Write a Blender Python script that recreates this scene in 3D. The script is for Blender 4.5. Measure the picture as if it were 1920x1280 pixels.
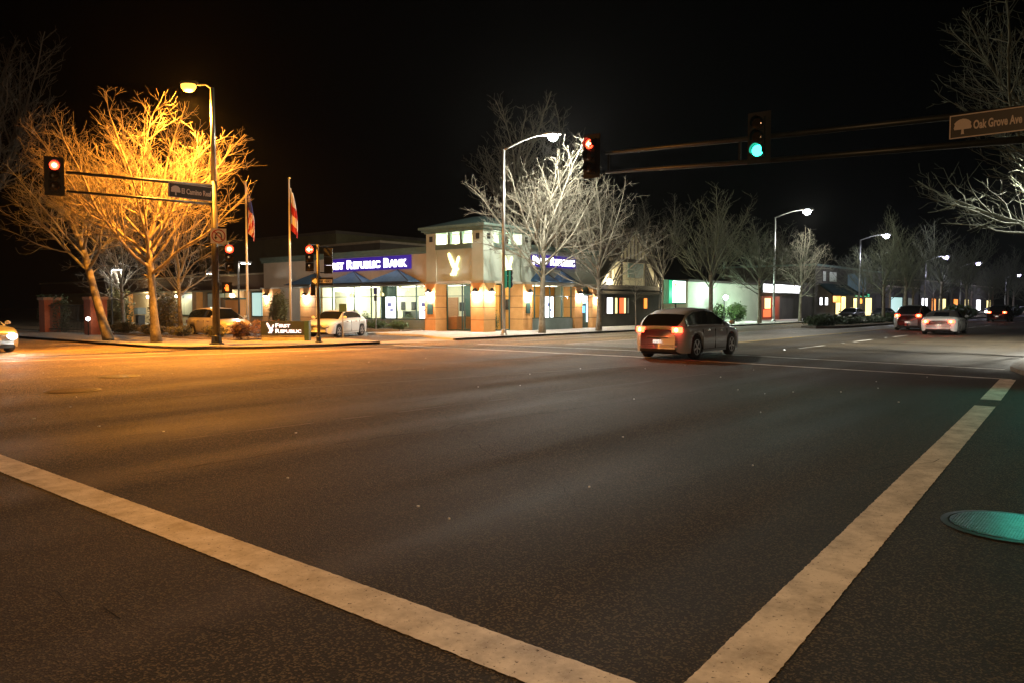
import bpy, math, random
from mathutils import Vector, Matrix
R = math.radians
for o in list(bpy.data.objects): bpy.data.objects.remove(o)
SC = bpy.context.scene
COL = SC.collection

# ------------------------------------------------------------------ camera
# x runs along the avenue, y along the cross street, metres
cd = bpy.data.cameras.new('camera'); cam = bpy.data.objects.new('camera', cd); COL.objects.link(cam)
cd.sensor_width = 36; cd.lens = 36*1445/1920; cd.clip_end = 1500; cd.clip_start = 0.05
cam.location = (0, 0, 1.65)
cam.rotation_euler = (R(90-2.654), 0, R(39.9-90))
SC.camera = cam
# ------------------------------------------------------------------ night sky
w = bpy.data.worlds.new('World'); SC.world = w; w.use_nodes = True
nt = w.node_tree; bg = nt.nodes['Background']
sky = nt.nodes.new('ShaderNodeTexSky'); sky.sky_type = 'NISHITA'; sky.sun_disc = False
sky.sun_elevation = R(-6); sky.sun_rotation = R(200)
nt.links.new(sky.outputs[0], bg.inputs[0]); bg.inputs[1].default_value = 0.004
SC.view_settings.view_transform = 'Standard'; SC.view_settings.look = 'None'
SC.view_settings.exposure = 0.0; SC.view_settings.gamma = 1.0

# ------------------------------------------------------------------ helpers
def tag(o, label=None, cat=None, group=None, kind=None):
    if label: o['label'] = label
    if cat: o['category'] = cat
    if group: o['group'] = group
    if kind: o['kind'] = kind
    return o
def thing(name, label, cat, loc=(0,0,0), rz=0, group=None):
    o = bpy.data.objects.new(name, None); COL.objects.link(o)
    o.location = loc; o.rotation_euler = (0,0,rz); o.empty_display_size = .2
    return tag(o, label, cat, group)
class MB:
    def __init__(s): s.v=[]; s.f=[]; s.m=[]; s.cur=0
    def add(s, vs, fs):
        n=len(s.v); s.v += [tuple(p) for p in vs]
        for f in fs: s.f.append([i+n for i in f]); s.m.append(s.cur)
        return s
    def box(s, x0,x1,y0,y1,z0,z1):
        if x0>x1: x0,x1=x1,x0
        if y0>y1: y0,y1=y1,y0
        if z0>z1: z0,z1=z1,z0
        return s.add([(x0,y0,z0),(x1,y0,z0),(x1,y1,z0),(x0,y1,z0),(x0,y0,z1),(x1,y0,z1),(x1,y1,z1),(x0,y1,z1)],
              [(3,2,1,0),(4,5,6,7),(0,1,5,4),(1,2,6,5),(2,3,7,6),(3,0,4,7)])
    def obox(s, c, sx, sy, sz, rz=0, bev=0):
        m = Matrix.Translation(c) @ Matrix.Rotation(rz,4,'Z')
        n=len(s.v); s.box(-sx/2,sx/2,-sy/2,sy/2,-sz/2,sz/2)
        for i in range(n,len(s.v)): s.v[i]=tuple(m@Vector(s.v[i]))
        return s
    def tube(s, pts, rad, k=8, cap=True):
        P=[Vector(p) for p in pts]; n=len(P)
        if not hasattr(rad,'__len__'): rad=[rad]*n
        b=len(s.v); t0=None; u=None
        for i in range(n):
            t=(P[min(i+1,n-1)]-P[max(i-1,0)])
            if t.length<1e-9: t=Vector((0,0,1))
            t.normalize()
            if u is None:
                a=Vector((0,0,1)) if abs(t.z)<.9 else Vector((1,0,0)); u=t.cross(a).normalized()
            else:
                u=(u-t*u.dot(t))
                if u.length<1e-6: u=t.cross(Vector((1,0,0)))
                u.normalize()
            w_=t.cross(u)
            for j in range(k):
                a=2*math.pi*j/k
                q=P[i]+(u*math.cos(a)+w_*math.sin(a))*rad[i]; s.v.append((q.x,q.y,q.z))
        for i in range(n-1):
            for j in range(k):
                s.f.append([b+i*k+j,b+i*k+(j+1)%k,b+(i+1)*k+(j+1)%k,b+(i+1)*k+j]); s.m.append(s.cur)
        if cap and k>3:
            s.f.append([b+j for j in range(k)][::-1]); s.m.append(s.cur)
            s.f.append([b+(n-1)*k+j for j in range(k)]); s.m.append(s.cur)
        return s
    def prism(s, poly, axis, a0, a1):
        # poly 2D points; axis 'x': (y,z) ; 'y': (x,z) ; 'z': (x,y)
        def q(p,a): return {'x':(a,p[0],p[1]),'y':(p[0],a,p[1]),'z':(p[0],p[1],a)}[axis]
        n=len(poly); vs=[q(p,a0) for p in poly]+[q(p,a1) for p in poly]
        return s.add(vs,[list(range(n))[::-1],list(range(n,2*n))]+[(i,(i+1)%n,n+(i+1)%n,n+i) for i in range(n)])
    def lathe(s, prof, c=(0,0,0), axis='z', k=16):
        n=len(prof); vs=[]
        for r_,h_ in prof:
            for j in range(k):
                a=2*math.pi*j/k; x,y=r_*math.cos(a),r_*math.sin(a)
                p={'z':(x,y,h_),'y':(x,h_,y),'x':(h_,x,y)}[axis]
                vs.append((p[0]+c[0],p[1]+c[1],p[2]+c[2]))
        fs=[(i*k+j,i*k+(j+1)%k,(i+1)*k+(j+1)%k,(i+1)*k+j) for i in range(n-1) for j in range(k)]
        fs += [list(range(k))[::-1], [(n-1)*k+j for j in range(k)]]
        return s.add(vs,fs)
    def xf(s, m, start=0):
        for i in range(start,len(s.v)): s.v[i]=tuple(m@Vector(s.v[i]))
        return s
    def build(s, name, mats, parent=None, world=True, smooth=False, bevel=0):
        me=bpy.data.meshes.new(name)
        off=Vector((0,0,0))
        if parent is not None and world:
            p=parent
            while p.parent: p=p.parent
            off=Vector(p.location)
        me.from_pydata([(v[0]-off.x,v[1]-off.y,v[2]-off.z) for v in s.v],[],s.f)
        if not isinstance(mats,(list,tuple)): mats=[mats]
        for m in mats: me.materials.append(m)
        if len(mats)>1: me.polygons.foreach_set('material_index', s.m)
        if smooth: me.polygons.foreach_set('use_smooth',[True]*len(me.polygons))
        me.update()
        o=bpy.data.objects.new(name, me); COL.objects.link(o)
        if parent is not None: o.parent=parent
        if bevel:
            b=o.modifiers.new('bevel','BEVEL'); b.width=bevel; b.segments=2; b.limit_method='ANGLE'
        return o
def copy_tree(o, parent=None):
    c=o.copy(); COL.objects.link(c)
    if parent is not None: c.parent=parent
    for ch in list(o.children): copy_tree(ch,c)
    return c
def lamp(parent, loc, power, color, size=.15, kind='POINT', rot=None, spot=160, name='bulb', blend=.3, world=True):
    l=bpy.data.lights.new(name, kind); l.energy=power; l.color=color
    if kind=='SPOT': l.spot_size=R(spot); l.spot_blend=blend; l.shadow_soft_size=size
    elif kind=='AREA': l.shape='RECTANGLE'; l.size=size[0]; l.size_y=size[1]
    else: l.shadow_soft_size=size
    o=bpy.data.objects.new(name,l); COL.objects.link(o)
    off=Vector((0,0,0))
    if parent is not None:
        o.parent=parent; p=parent
        while p.parent: p=p.parent
        if world: off=Vector(p.location)
    o.location=Vector(loc)-off
    if rot: o.rotation_euler=rot
    return o
def text_mb(mb, txt, size, origin, right, up, depth=.02, bold=0.0, align='LEFT', sx=1.0):
    c=bpy.data.curves.new('t','FONT'); c.body=txt; c.size=size; c.align_x=align; c.offset=bold; c.extrude=depth/2; c.resolution_u=3
    o=bpy.data.objects.new('t',c); COL.objects.link(o)
    dg=bpy.context.evaluated_depsgraph_get(); me=bpy.data.meshes.new_from_object(o.evaluated_get(dg))
    r_=Vector(right).normalized(); u_=Vector(up).normalized(); n_=r_.cross(u_); og=Vector(origin)
    vs=[og+r_*(v.co.x*sx)+u_*v.co.y+n_*v.co.z for v in me.vertices]
    wd=max([v.co.x for v in me.vertices])*sx
    mb.add(vs,[list(p.vertices) for p in me.polygons])
    bpy.data.objects.remove(o); bpy.data.curves.remove(c); bpy.data.meshes.remove(me)
    return wd

# ------------------------------------------------------------------ materials
def new_mat(name):
    m=bpy.data.materials.new(name); m.use_nodes=True
    return m, m.node_tree, m.node_tree.nodes['Principled BSDF']
def mat(name, c, rough=.6, metal=0, c2=None, scale=4, bump=0, bscale=40, coat=0, spec=.5, detail=4, stretch=None, em=None, ems=0):
    m,t,b=new_mat(name)
    b.inputs['Base Color'].default_value=(*c,1); b.inputs['Roughness'].default_value=rough; b.inputs['Metallic'].default_value=metal
    b.inputs['Coat Weight'].default_value=coat; b.inputs['Specular IOR Level'].default_value=spec
    tc=t.nodes.new('ShaderNodeTexCoord'); vec=tc.outputs['Object']
    if stretch:
        mp=t.nodes.new('ShaderNodeMapping'); mp.inputs['Scale'].default_value=stretch; t.links.new(vec,mp.inputs[0]); vec=mp.outputs[0]
    if c2:
        n=t.nodes.new('ShaderNodeTexNoise'); n.inputs['Scale'].default_value=scale; n.inputs['Detail'].default_value=detail; n.inputs['Roughness'].default_value=.65
        t.links.new(vec,n.inputs['Vector'])
        r=t.nodes.new('ShaderNodeValToRGB'); r.color_ramp.elements[0].position=.35; r.color_ramp.elements[1].position=.65
        r.color_ramp.elements[0].color=(*c,1); r.color_ramp.elements[1].color=(*c2,1)
        t.links.new(n.outputs['Fac'],r.inputs[0]); t.links.new(r.outputs[0],b.inputs['Base Color'])
    if bump:
        n2=t.nodes.new('ShaderNodeTexNoise'); n2.inputs['Scale'].default_value=bscale; n2.inputs['Detail'].default_value=3
        t.links.new(vec,n2.inputs['Vector'])
        bp=t.nodes.new('ShaderNodeBump'); bp.inputs['Strength'].default_value=bump; bp.inputs['Distance'].default_value=.02
        t.links.new(n2.outputs['Fac'],bp.inputs['Height']); t.links.new(bp.outputs[0],b.inputs['Normal'])
    if em:
        b.inputs['Emission Color'].default_value=(*em,1); b.inputs['Emission Strength'].default_value=ems
    return m
def emis(name, c, s):
    m,t,b=new_mat(name); b.inputs['Base Color'].default_value=(*[min(x,.8) for x in c],1)
    b.inputs['Emission Color'].default_value=(*c,1); b.inputs['Emission Strength'].default_value=s; b.inputs['Roughness'].default_value=.4
    return m
def glass_mat(name, tint=(1,1,1), refl=.08):
    m=bpy.data.materials.new(name); m.use_nodes=True; t=m.node_tree; t.nodes.clear()
    o=t.nodes.new('ShaderNodeOutputMaterial'); tr=t.nodes.new('ShaderNodeBsdfTransparent'); gl=t.nodes.new('ShaderNodeBsdfGlossy'); mx=t.nodes.new('ShaderNodeMixShader')
    tr.inputs[0].default_value=(*tint,1); gl.inputs['Roughness'].default_value=.02
    mx.inputs[0].default_value=refl
    t.links.new(tr.outputs[0],mx.inputs[1]); t.links.new(gl.outputs[0],mx.inputs[2]); t.links.new(mx.outputs[0],o.inputs[0])
    return m
def asphalt_mat(name, dark, light, rough=.55, tracks=True, bumps=.5, far_glow=False):
    m,t,b=new_mat(name); L=t.links.new; N=t.nodes.new
    tc=N('ShaderNodeTexCoord'); P=tc.outputs['Object']
    def noise(sc,det=3,ro=.6,vec=P):
        n=N('ShaderNodeTexNoise'); n.inputs['Scale'].default_value=sc; n.inputs['Detail'].default_value=det; n.inputs['Roughness'].default_value=ro; L(vec,n.inputs['Vector']); return n.outputs['Fac']
    vo=N('ShaderNodeTexVoronoi'); vo.inputs['Scale'].default_value=95; L(P,vo.inputs['Vector'])
    grain=noise(120,4,.85); patch=noise(.35,5); 
    r=N('ShaderNodeValToRGB'); r.color_ramp.elements[0].position=.3; r.color_ramp.elements[1].position=.75
    r.color_ramp.elements[0].color=(*dark,1); r.color_ramp.elements[1].color=(*light,1); L(grain,r.inputs[0])
    # pale aggregate stones
    st=N('ShaderNodeMath'); st.operation='GREATER_THAN'; st.inputs[1].default_value=.83
    sx=N('ShaderNodeSeparateColor'); L(vo.outputs['Color'],sx.inputs[0]); st.inputs[1].default_value=.76; L(sx.outputs[0],st.inputs[0])
    mx=N('ShaderNodeMix'); mx.data_type='RGBA'; L(st.outputs[0],mx.inputs[0]); L(r.outputs[0],mx.inputs[6]); mx.inputs[7].default_value=(light[0]*2.7,light[1]*2.6,light[2]*2.4,1)
    # large patches
    rr=N('ShaderNodeMapRange'); rr.inputs[1].default_value=.35; rr.inputs[2].default_value=.65; rr.inputs[3].default_value=.72; rr.inputs[4].default_value=1.25; L(patch,rr.inputs[0])
    fac=rr.outputs[0]
    if tracks:
        mp=N('ShaderNodeMapping'); mp.inputs['Scale'].default_value=(.035,.55,1); L(P,mp.inputs[0])
        tr=noise(1.0,3,.5,mp.outputs[0])
        r2=N('ShaderNodeMapRange'); r2.inputs[1].default_value=.36; r2.inputs[2].default_value=.62; r2.inputs[3].default_value=.6; r2.inputs[4].default_value=1.3; L(tr,r2.inputs[0])
        mm=N('ShaderNodeMath'); mm.operation='MULTIPLY'; L(fac,mm.inputs[0]); L(r2.outputs[0],mm.inputs[1]); fac=mm.outputs[0]
        r3=N('ShaderNodeMapRange'); r3.inputs[1].default_value=.36; r3.inputs[2].default_value=.62; r3.inputs[3].default_value=rough-.1; r3.inputs[4].default_value=rough+.12; L(tr,r3.inputs[0]); L(r3.outputs[0],b.inputs['Roughness'])
    else: b.inputs['Roughness'].default_value=rough
    if far_glow:   # paler with y: lamplight on the far road put into the colour
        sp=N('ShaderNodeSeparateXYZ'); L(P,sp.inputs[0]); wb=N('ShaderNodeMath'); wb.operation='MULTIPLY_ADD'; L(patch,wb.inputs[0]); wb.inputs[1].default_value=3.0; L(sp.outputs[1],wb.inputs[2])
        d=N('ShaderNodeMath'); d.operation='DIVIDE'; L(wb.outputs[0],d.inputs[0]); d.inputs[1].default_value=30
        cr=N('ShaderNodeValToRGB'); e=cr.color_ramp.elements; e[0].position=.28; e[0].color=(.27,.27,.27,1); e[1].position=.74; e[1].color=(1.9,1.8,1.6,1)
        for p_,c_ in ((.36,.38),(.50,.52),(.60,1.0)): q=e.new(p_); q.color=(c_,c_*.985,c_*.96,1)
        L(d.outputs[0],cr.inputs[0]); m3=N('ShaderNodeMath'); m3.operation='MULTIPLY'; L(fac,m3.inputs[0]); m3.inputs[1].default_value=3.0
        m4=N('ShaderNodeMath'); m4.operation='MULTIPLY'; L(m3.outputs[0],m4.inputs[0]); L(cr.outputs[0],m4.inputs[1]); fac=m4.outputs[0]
    b.inputs['Specular IOR Level'].default_value=.24
    vm=N('ShaderNodeVectorMath'); vm.operation='SCALE'; L(mx.outputs[2],vm.inputs[0]); L(fac,vm.inputs['Scale'])
    L(vm.outputs[0],b.inputs['Base Color'])
    bp=N('ShaderNodeBump'); bp.inputs['Strength'].default_value=bumps; bp.inputs['Distance'].default_value=.012
    ad=N('ShaderNodeMath'); ad.operation='ADD'; L(vo.outputs['Distance'],ad.inputs[0]); L(grain,ad.inputs[1]); L(ad.outputs[0],bp.inputs['Height']); L(bp.outputs[0],b.inputs['Normal'])
    return m
def paint_mark(name, c, wear=.45):
    # road paint: worn edges come from alpha noise, dirt from colour noise
    m,t,b=new_mat(name); L=t.links.new; N=t.nodes.new
    tc=N('ShaderNodeTexCoord'); P=tc.outputs['Object']
    n=N('ShaderNodeTexNoise'); n.inputs['Scale'].default_value=3; n.inputs['Detail'].default_value=8; n.inputs['Roughness'].default_value=.7; L(P,n.inputs['Vector'])
    r=N('ShaderNodeValToRGB'); r.color_ramp.elements[0].position=.3; r.color_ramp.elements[1].position=.6
    r.color_ramp.elements[0].color=(c[0]*.42,c[1]*.38,c[2]*.32,1); r.color_ramp.elements[1].color=(*c,1); L(n.outputs['Fac'],r.inputs[0]); L(r.outputs[0],b.inputs['Base Color'])
    n2=N('ShaderNodeTexNoise'); n2.inputs['Scale'].default_value=38; n2.inputs['Detail'].default_value=6; n2.inputs['Roughness'].default_value=.75; L(P,n2.inputs['Vector'])
    mr=N('ShaderNodeMapRange'); mr.inputs[1].default_value=wear-.16; mr.inputs[2].default_value=wear-.1; L(n2.outputs['Fac'],mr.inputs[0]); L(mr.outputs[0],b.inputs['Alpha'])
    b.inputs['Roughness'].default_value=.6
    bp=N('ShaderNodeBump'); bp.inputs['Strength'].default_value=.12; bp.inputs['Distance'].default_value=.004; L(n2.outputs['Fac'],bp.inputs['Height']); L(bp.outputs[0],b.inputs['Normal'])
    return m
M={}
M['asphalt']=asphalt_mat('asphalt',(.0022,.0018,.0013),(.034,.0260,.0160),.71,bumps=.5,far_glow=True)
M['asphalt_lot']=asphalt_mat('asphalt_lot',(.04,.038,.035),(.09,.085,.08),.65,False)
M['lane_lamp_sheen']=asphalt_mat('lane_lamp_sheen',(.07,.068,.062),(.15,.14,.13),.6,False)  # paler asphalt: lamp reflection on the turn lane put into the colour
M['concrete']=mat('concrete',(.24,.22,.19),.8,c2=(.34,.32,.28),scale=1.6,bump=.25,bscale=60)
M['kerb']=mat('kerb',(.16,.15,.14),.8,c2=(.26,.25,.23),scale=2.5,bump=.2)
M['white_paint']=paint_mark('white_paint',(.66,.60,.52),.50)
M['thin_paint']=paint_mark('thin_paint',(.72,.70,.66),.45)
M['yellow_paint']=paint_mark('yellow_paint',(.62,.42,.06),.46)
M['seam']=mat('seam',(.10,.097,.09),.7)
M['seam_dark']=mat('seam_dark',(.010,.010,.010),.95,spec=.1)
M['mulch']=mat('mulch',(.10,.07,.045),.95,c2=(.26,.20,.12),scale=9,bump=.8,bscale=30)
M['bark']=mat('bark',(.13,.11,.08),.9,c2=(.25,.22,.17),scale=5,bump=.5,bscale=18)
M['twig']=mat('twig',(.17,.16,.12),.9,c2=(.26,.24,.19),scale=3)
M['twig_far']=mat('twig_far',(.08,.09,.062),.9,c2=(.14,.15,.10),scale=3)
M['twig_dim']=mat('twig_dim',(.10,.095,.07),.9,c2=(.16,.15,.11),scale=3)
M['bark_dark']=mat('bark_dark',(.13,.11,.08),.95,c2=(.22,.19,.15),scale=5,bump=.5,bscale=18)
M['stucco']=mat('stucco',(.40,.45,.38),.9,c2=(.46,.50,.43),scale=1.2,bump=.35,bscale=90)
M['stucco_lamplit']=mat('stucco_lamplit',(.46,.42,.33),.9,c2=(.52,.47,.37),scale=1.2,bump=.35,bscale=90)  # stucco copy for the left wing, amber lamp's tint put into the colour
M['trim_green']=mat('trim_green',(.09,.15,.13),.7,c2=(.12,.19,.16),scale=3,bump=.1)
M['trim_tan']=mat('trim_tan',(.30,.26,.18),.7,c2=(.36,.32,.23),scale=3)
M['terracotta']=mat('terracotta',(.52,.25,.07),.75,c2=(.60,.30,.10),scale=2.5,bump=.12,bscale=25)
M['joint']=mat('joint',(.10,.035,.012),.9)
M['roof_teal']=mat('roof_teal',(.008,.022,.022),.85,c2=(.014,.032,.03),scale=6,spec=.2)
M['awning']=mat('awning',(.035,.10,.19),.6,c2=(.045,.13,.24),scale=2,bump=.15,bscale=12)
M['awning_edge']=mat('awning_edge',(.02,.03,.04),.6)
M['frame_green']=mat('frame_green',(.05,.10,.08),.4,metal=.3)
M['low_wall']=mat('low_wall',(.16,.20,.18),.6,c2=(.20,.25,.22),scale=2,bump=.1)
M['glass']=glass_mat('glass',(.95,1,.96),.07)
M['wall_in']=mat('wall_in',(.70,.70,.52),.8,c2=(.76,.76,.58),scale=.8)
M['wall_in_orange']=mat('wall_in_orange',(.75,.36,.07),.7,c2=(.8,.40,.10),scale=.8)
M['floor_in']=mat('floor_in',(.30,.24,.17),.5,c2=(.36,.28,.2),scale=2)
M['ceil_lamp']=emis('ceil_lamp',(1,.97,.85),6)
M['wood']=mat('wood',(.30,.14,.05),.45,c2=(.38,.19,.08),scale=3,stretch=(1,1,8))
M['dark_metal']=mat('dark_metal',(.022,.024,.022),.42,metal=.3,c2=(.035,.038,.035),scale=3)
M['grey_metal']=mat('grey_metal',(.33,.34,.33),.38,metal=.7,c2=(.42,.43,.42),scale=3)
M['pole_white']=mat('pole_white',(.75,.74,.72),.35,metal=.2)
M['pole_brown']=mat('pole_brown',(.04,.036,.03),.5,metal=.2,c2=(.06,.053,.04),scale=3)
M['black']=mat('black',(.006,.006,.006),.6)
M['black_rubber']=mat('black_rubber',(.018,.018,.018),.8,c2=(.03,.03,.03),scale=8)
M['sign_black']=mat('sign_black',(.018,.018,.02),.4)
M['sign_brown']=mat('sign_brown',(.035,.028,.02),.45)
M['sign_white']=mat('sign_white',(.88,.87,.85),.5)
M['sign_pale']=mat('sign_pale',(.60,.50,.44),.5)
M['sign_red']=mat('sign_red',(.45,.03,.03),.5)
M['letter_white']=emis('letter_white',(.95,.9,1),4.5)
M['letter_soft']=emis('letter_soft',(.85,.85,1),1.4)
M['eagle']=emis('eagle',(1,.86,.42),2.6)
M['sign_purple']=mat('sign_purple',(.02,.01,.12),.4,em=(.11,.03,.85),ems=.28)
M['sign_slate']=mat('sign_slate',(.02,.028,.034),.5,c2=(.028,.036,.042),scale=3)
M['bank_base']=mat('bank_base',(.32,.30,.25),.8,c2=(.55,.5,.42),scale=3)
M['red_lens']=emis('red_lens',(1,.03,.01),14)
M['red_core']=emis('red_core',(1,.34,.20),9)
M['off_lens']=mat('off_lens',(.03,.02,.01),.15)
M['green_lens']=emis('green_lens',(.035,1,.62),9)
M['hand_lens']=emis('hand_lens',(1,.16,.02),3.5)
M['sodium']=emis('sodium',(1,.52,.07),2.6)
M['mercury']=emis('mercury',(.86,.93,1),70)
M['mercury_far']=emis('mercury_far',(.80,.82,1),45)
M['violet_far']=emis('violet_far',(.66,.58,1),25)
M['wall_lamp']=emis('wall_lamp',(1,.96,.92),22)
M['poster']=emis('poster',(.88,.90,1),3.2)
M['poster_ink']=mat('poster_ink',(.15,.16,.35),.6,em=(.3,.3,.7),ems=.6)
M['brick']=mat('brick',(.28,.075,.035),.85,c2=(.36,.11,.05),scale=7,bump=.3,bscale=30)
M['brick_cap']=mat('brick_cap',(.35,.2,.13),.85)
M['brown_fascia']=mat('brown_fascia',(.075,.04,.022),.8,c2=(.10,.055,.03),scale=2,stretch=(1,6,1))
M['olive_wall']=mat('olive_wall',(.075,.075,.035),.9,c2=(.10,.10,.05),scale=.6)
M['cream_wall']=mat('cream_wall',(.5,.42,.28),.85,c2=(.56,.48,.34),scale=1)
M['dark_wall']=mat('dark_wall',(.055,.05,.04),.9,c2=(.08,.075,.06),scale=.8,bump=.2)
M['pale_wall']=mat('pale_wall',(.52,.62,.50),.9,c2=(.60,.68,.56),scale=.8,bump=.2,bscale=70)
M['tudor_cream']=mat('tudor_cream',(.62,.56,.40),.9,c2=(.68,.62,.46),scale=1.5)
M['timber']=mat('timber',(.045,.035,.025),.9)
M['lit_warm']=emis('lit_warm',(1,.62,.18),1.3)
M['lit_yellow']=emis('lit_yellow',(1,.80,.35),1.6)
M['lit_cool']=emis('lit_cool',(.55,.85,.78),.8)
M['lit_white']=emis('lit_white',(.95,.95,1),4)
M['lit_green']=emis('lit_green',(.03,.55,.26),1.2)
M['lit_red']=emis('lit_red',(1,.12,.03),1.6)
M['lit_orange']=emis('lit_orange',(1,.30,.04),1.5)
M['lit_dim']=emis('lit_dim',(.45,.5,.4),.12)
M['leaf']=mat('leaf',(.035,.075,.018),.55,c2=(.075,.12,.03),scale=8)
M['leaf_red']=mat('leaf_red',(.09,.02,.012),.6,c2=(.10,.05,.02),scale=8)
M['leaf_dry']=mat('leaf_dry',(.16,.12,.04),.6,c2=(.09,.10,.03),scale=8)
M['leaf_dark']=mat('leaf_dark',(.018,.035,.014),.55,c2=(.035,.055,.02),scale=8)
M['car_glass']=mat('car_glass',(.012,.014,.016),.04,spec=.8)
M['rim']=mat('rim',(.55,.55,.56),.3,metal=.8)
M['chrome']=mat('chrome',(.7,.7,.7),.15,metal=1)
M['headlight_off']=mat('headlight_off',(.65,.65,.62),.1,metal=.3,coat=1)
M['headlight_on']=emis('headlight_on',(1,.97,.86),60)
M['tail_off']=mat('tail_off',(.25,.012,.01),.2,coat=1)
M['tail_on']=emis('tail_on',(1,.06,.02),12)
M['tail_core']=emis('tail_core',(1,.42,.12),18)
M['plate']=mat('plate',(.7,.7,.68),.5)
M['plate_lit']=emis('plate_lit',(1,.85,.7),.9)
M['manhole']=mat('manhole',(.20,.21,.20),.34,metal=1,c2=(.30,.31,.30),scale=20,bump=.15,bscale=60)
M['flag_red']=mat('flag_red',(.5,.03,.03),.8); M['flag_white']=mat('flag_white',(.75,.72,.68),.8); M['flag_blue']=mat('flag_blue',(.03,.04,.2),.8); M['flag_brown']=mat('flag_brown',(.2,.1,.04),.8)
M['gold']=mat('gold',(.8,.55,.15),.25,metal=1)
def paint(name,c,metal=.3,rough=.35): return mat(name,c,rough,metal=metal,coat=.8)
M['p_beige']=paint('p_beige',(.78,.68,.48),.0); M['p_white']=paint('p_white',(.72,.72,.70),0); M['p_silver']=paint('p_silver',(.42,.44,.46),.5)
M['p_grey']=paint('p_grey',(.50,.57,.68),.1); M['p_suv']=paint('p_suv',(.30,.31,.34),.5); M['p_black']=paint('p_black',(.02,.02,.022),.3)
M['soft_top']=mat('soft_top',(.03,.028,.026),.85,c2=(.045,.04,.038),scale=20)

# ------------------------------------------------------------------ ground
def struct(mb,name,m,label=None): 
    o=mb.build(name,m); tag(o,label,None,None,'structure'); return o
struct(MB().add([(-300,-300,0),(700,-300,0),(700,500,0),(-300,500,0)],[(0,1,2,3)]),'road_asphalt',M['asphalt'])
def flat(mb, poly, z): mb.add([(x,y,z) for x,y in poly],[list(range(len(poly)))])
def strip(mb,a,b,wd,z,seg=1):
    a=Vector((*a,0)); b=Vector((*b,0)); d=(b-a).normalized(); n=Vector((-d.y,d.x,0))*wd/2
    q=[a-n,b-n,b+n,a+n]; mb.add([(p.x,p.y,z) for p in q],[(0,1,2,3)])
# painted markings
mk=MB()
rj=random.Random(5)
def rough_strip(mb,a,b,wd,z,step=.03,jit=.004):
    a=Vector((*a,0)); b=Vector((*b,0)); L_=(b-a).length; d=(b-a)/L_; n=Vector((-d.y,d.x,0)); k=max(2,int(L_/step))
    vs=[]
    for i in range(k+1):
        c=a+d*(L_*i/k)
        for s_ in (-1,1):
            p=c+n*s_*(wd/2+rj.uniform(-jit,jit)); vs.append((p.x,p.y,z))
    mb.add(vs,[(2*i,2*i+2,2*i+3,2*i+1) for i in range(k)])
rough_strip(mk,(2.73,1.15),(2.70,24.5),.31,.004)
rough_strip(mk,(3.02,1.39),(14.72,2.13),.30,.004)
rough_strip(mk,(15.75,2.20),(20.35,2.52),.31,.004)
struct(mk,'crosswalk_line',M['white_paint'])
mk=MB()
strip(mk,(20.45,2.45),(21.75,13.1),.16,.004); strip(mk,(21.75,13.1),(21.6,24.6),.2,.004)
strip(mk,(23.55,3.0),(24.7,10.4),.14,.004); strip(mk,(24.7,10.4),(24.6,22.5),.18,.004)
strip(mk,(6.5,26.5),(20.5,23.1),.16,.004); strip(mk,(6.5,28.3),(13,26.6),.14,.004)
for i in range(26):
    x=30+7*i; strip(mk,(x,10.6),(x+3,10.6),.13,.004)
strip(mk,(27,19.55),(57,19.55),.14,.008)
strip(mk,(27,22.9),(160,22.9),.1,.004)
struct(mk,'lane_line',M['thin_paint'])
mk=MB(); strip(mk,(27,14.4),(90,14.4),.13,.008); strip(mk,(90,14.4),(300,14.0),.13,.008); strip(mk,(150,10.6),(150.1,10.6),.1,.004)
struct(mk,'centre_line',M['yellow_paint'])
mk=MB(); flat(mk,[(26.5,14.55),(400,14.55),(400,19.4),(26.5,19.4)],.004); struct(mk,'turn_lane',M['lane_lamp_sheen'])
mk=MB(); rc=random.Random(17)
def crack(mb,a,b,wd,j_=.035,st=.22):
    a=Vector(a);b=Vector(b);L_=(b-a).length;k=int(L_/st);d=(b-a)/L_;n=Vector((-d.y,d.x)); off=0; p=a
    for i_ in range(1,k+1):
        off=off*.9+rc.gauss(0,j_); q=a+d*(L_*i_/k)+n*off
        if rc.random()<.8: strip(mb,(p.x,p.y),(q.x,q.y),wd*rc.uniform(.4,1.2),.0045)
        p=q
mk=MB()
strip(mk,(1.5,18.9),(26,17.9),.035,.004); strip(mk,(6,13.9),(21,10.4),.035,.004); strip(mk,(5,15.6),(26,14.4),.04,.004); crack(mk,(4,9.3),(22,8.0),.02,.01,.5)
struct(mk,'pavement_seam',M['seam'])
mk=MB()
crack(mk,(3.2,7.6),(24,6.1),.016); crack(mk,(3.2,10.0),(19,9.6),.012); crack(mk,(8,2.2),(15,-1),.01,.05); crack(mk,(5,3.2),(8.5,8.5),.007,.06); crack(mk,(10,4),(12,12),.007,.06); crack(mk,(2,3.5),(.6,9),.006,.05)
struct(mk,'pavement_crack',M['seam_dark'])
mk=MB()
rk=random.Random(9)
for i in range(40):
    x=rk.uniform(4,22);y=rk.uniform(3,22); s_=rk.uniform(.012,.03); mk.obox((x,y,.008),s_,s_*.8,.01,rk.uniform(0,3))
litter=mk.build('grit',M['sign_white']); tag(litter,'pale specks of grit scattered over the dark asphalt crossing','grit',None,'stuff')
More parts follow.
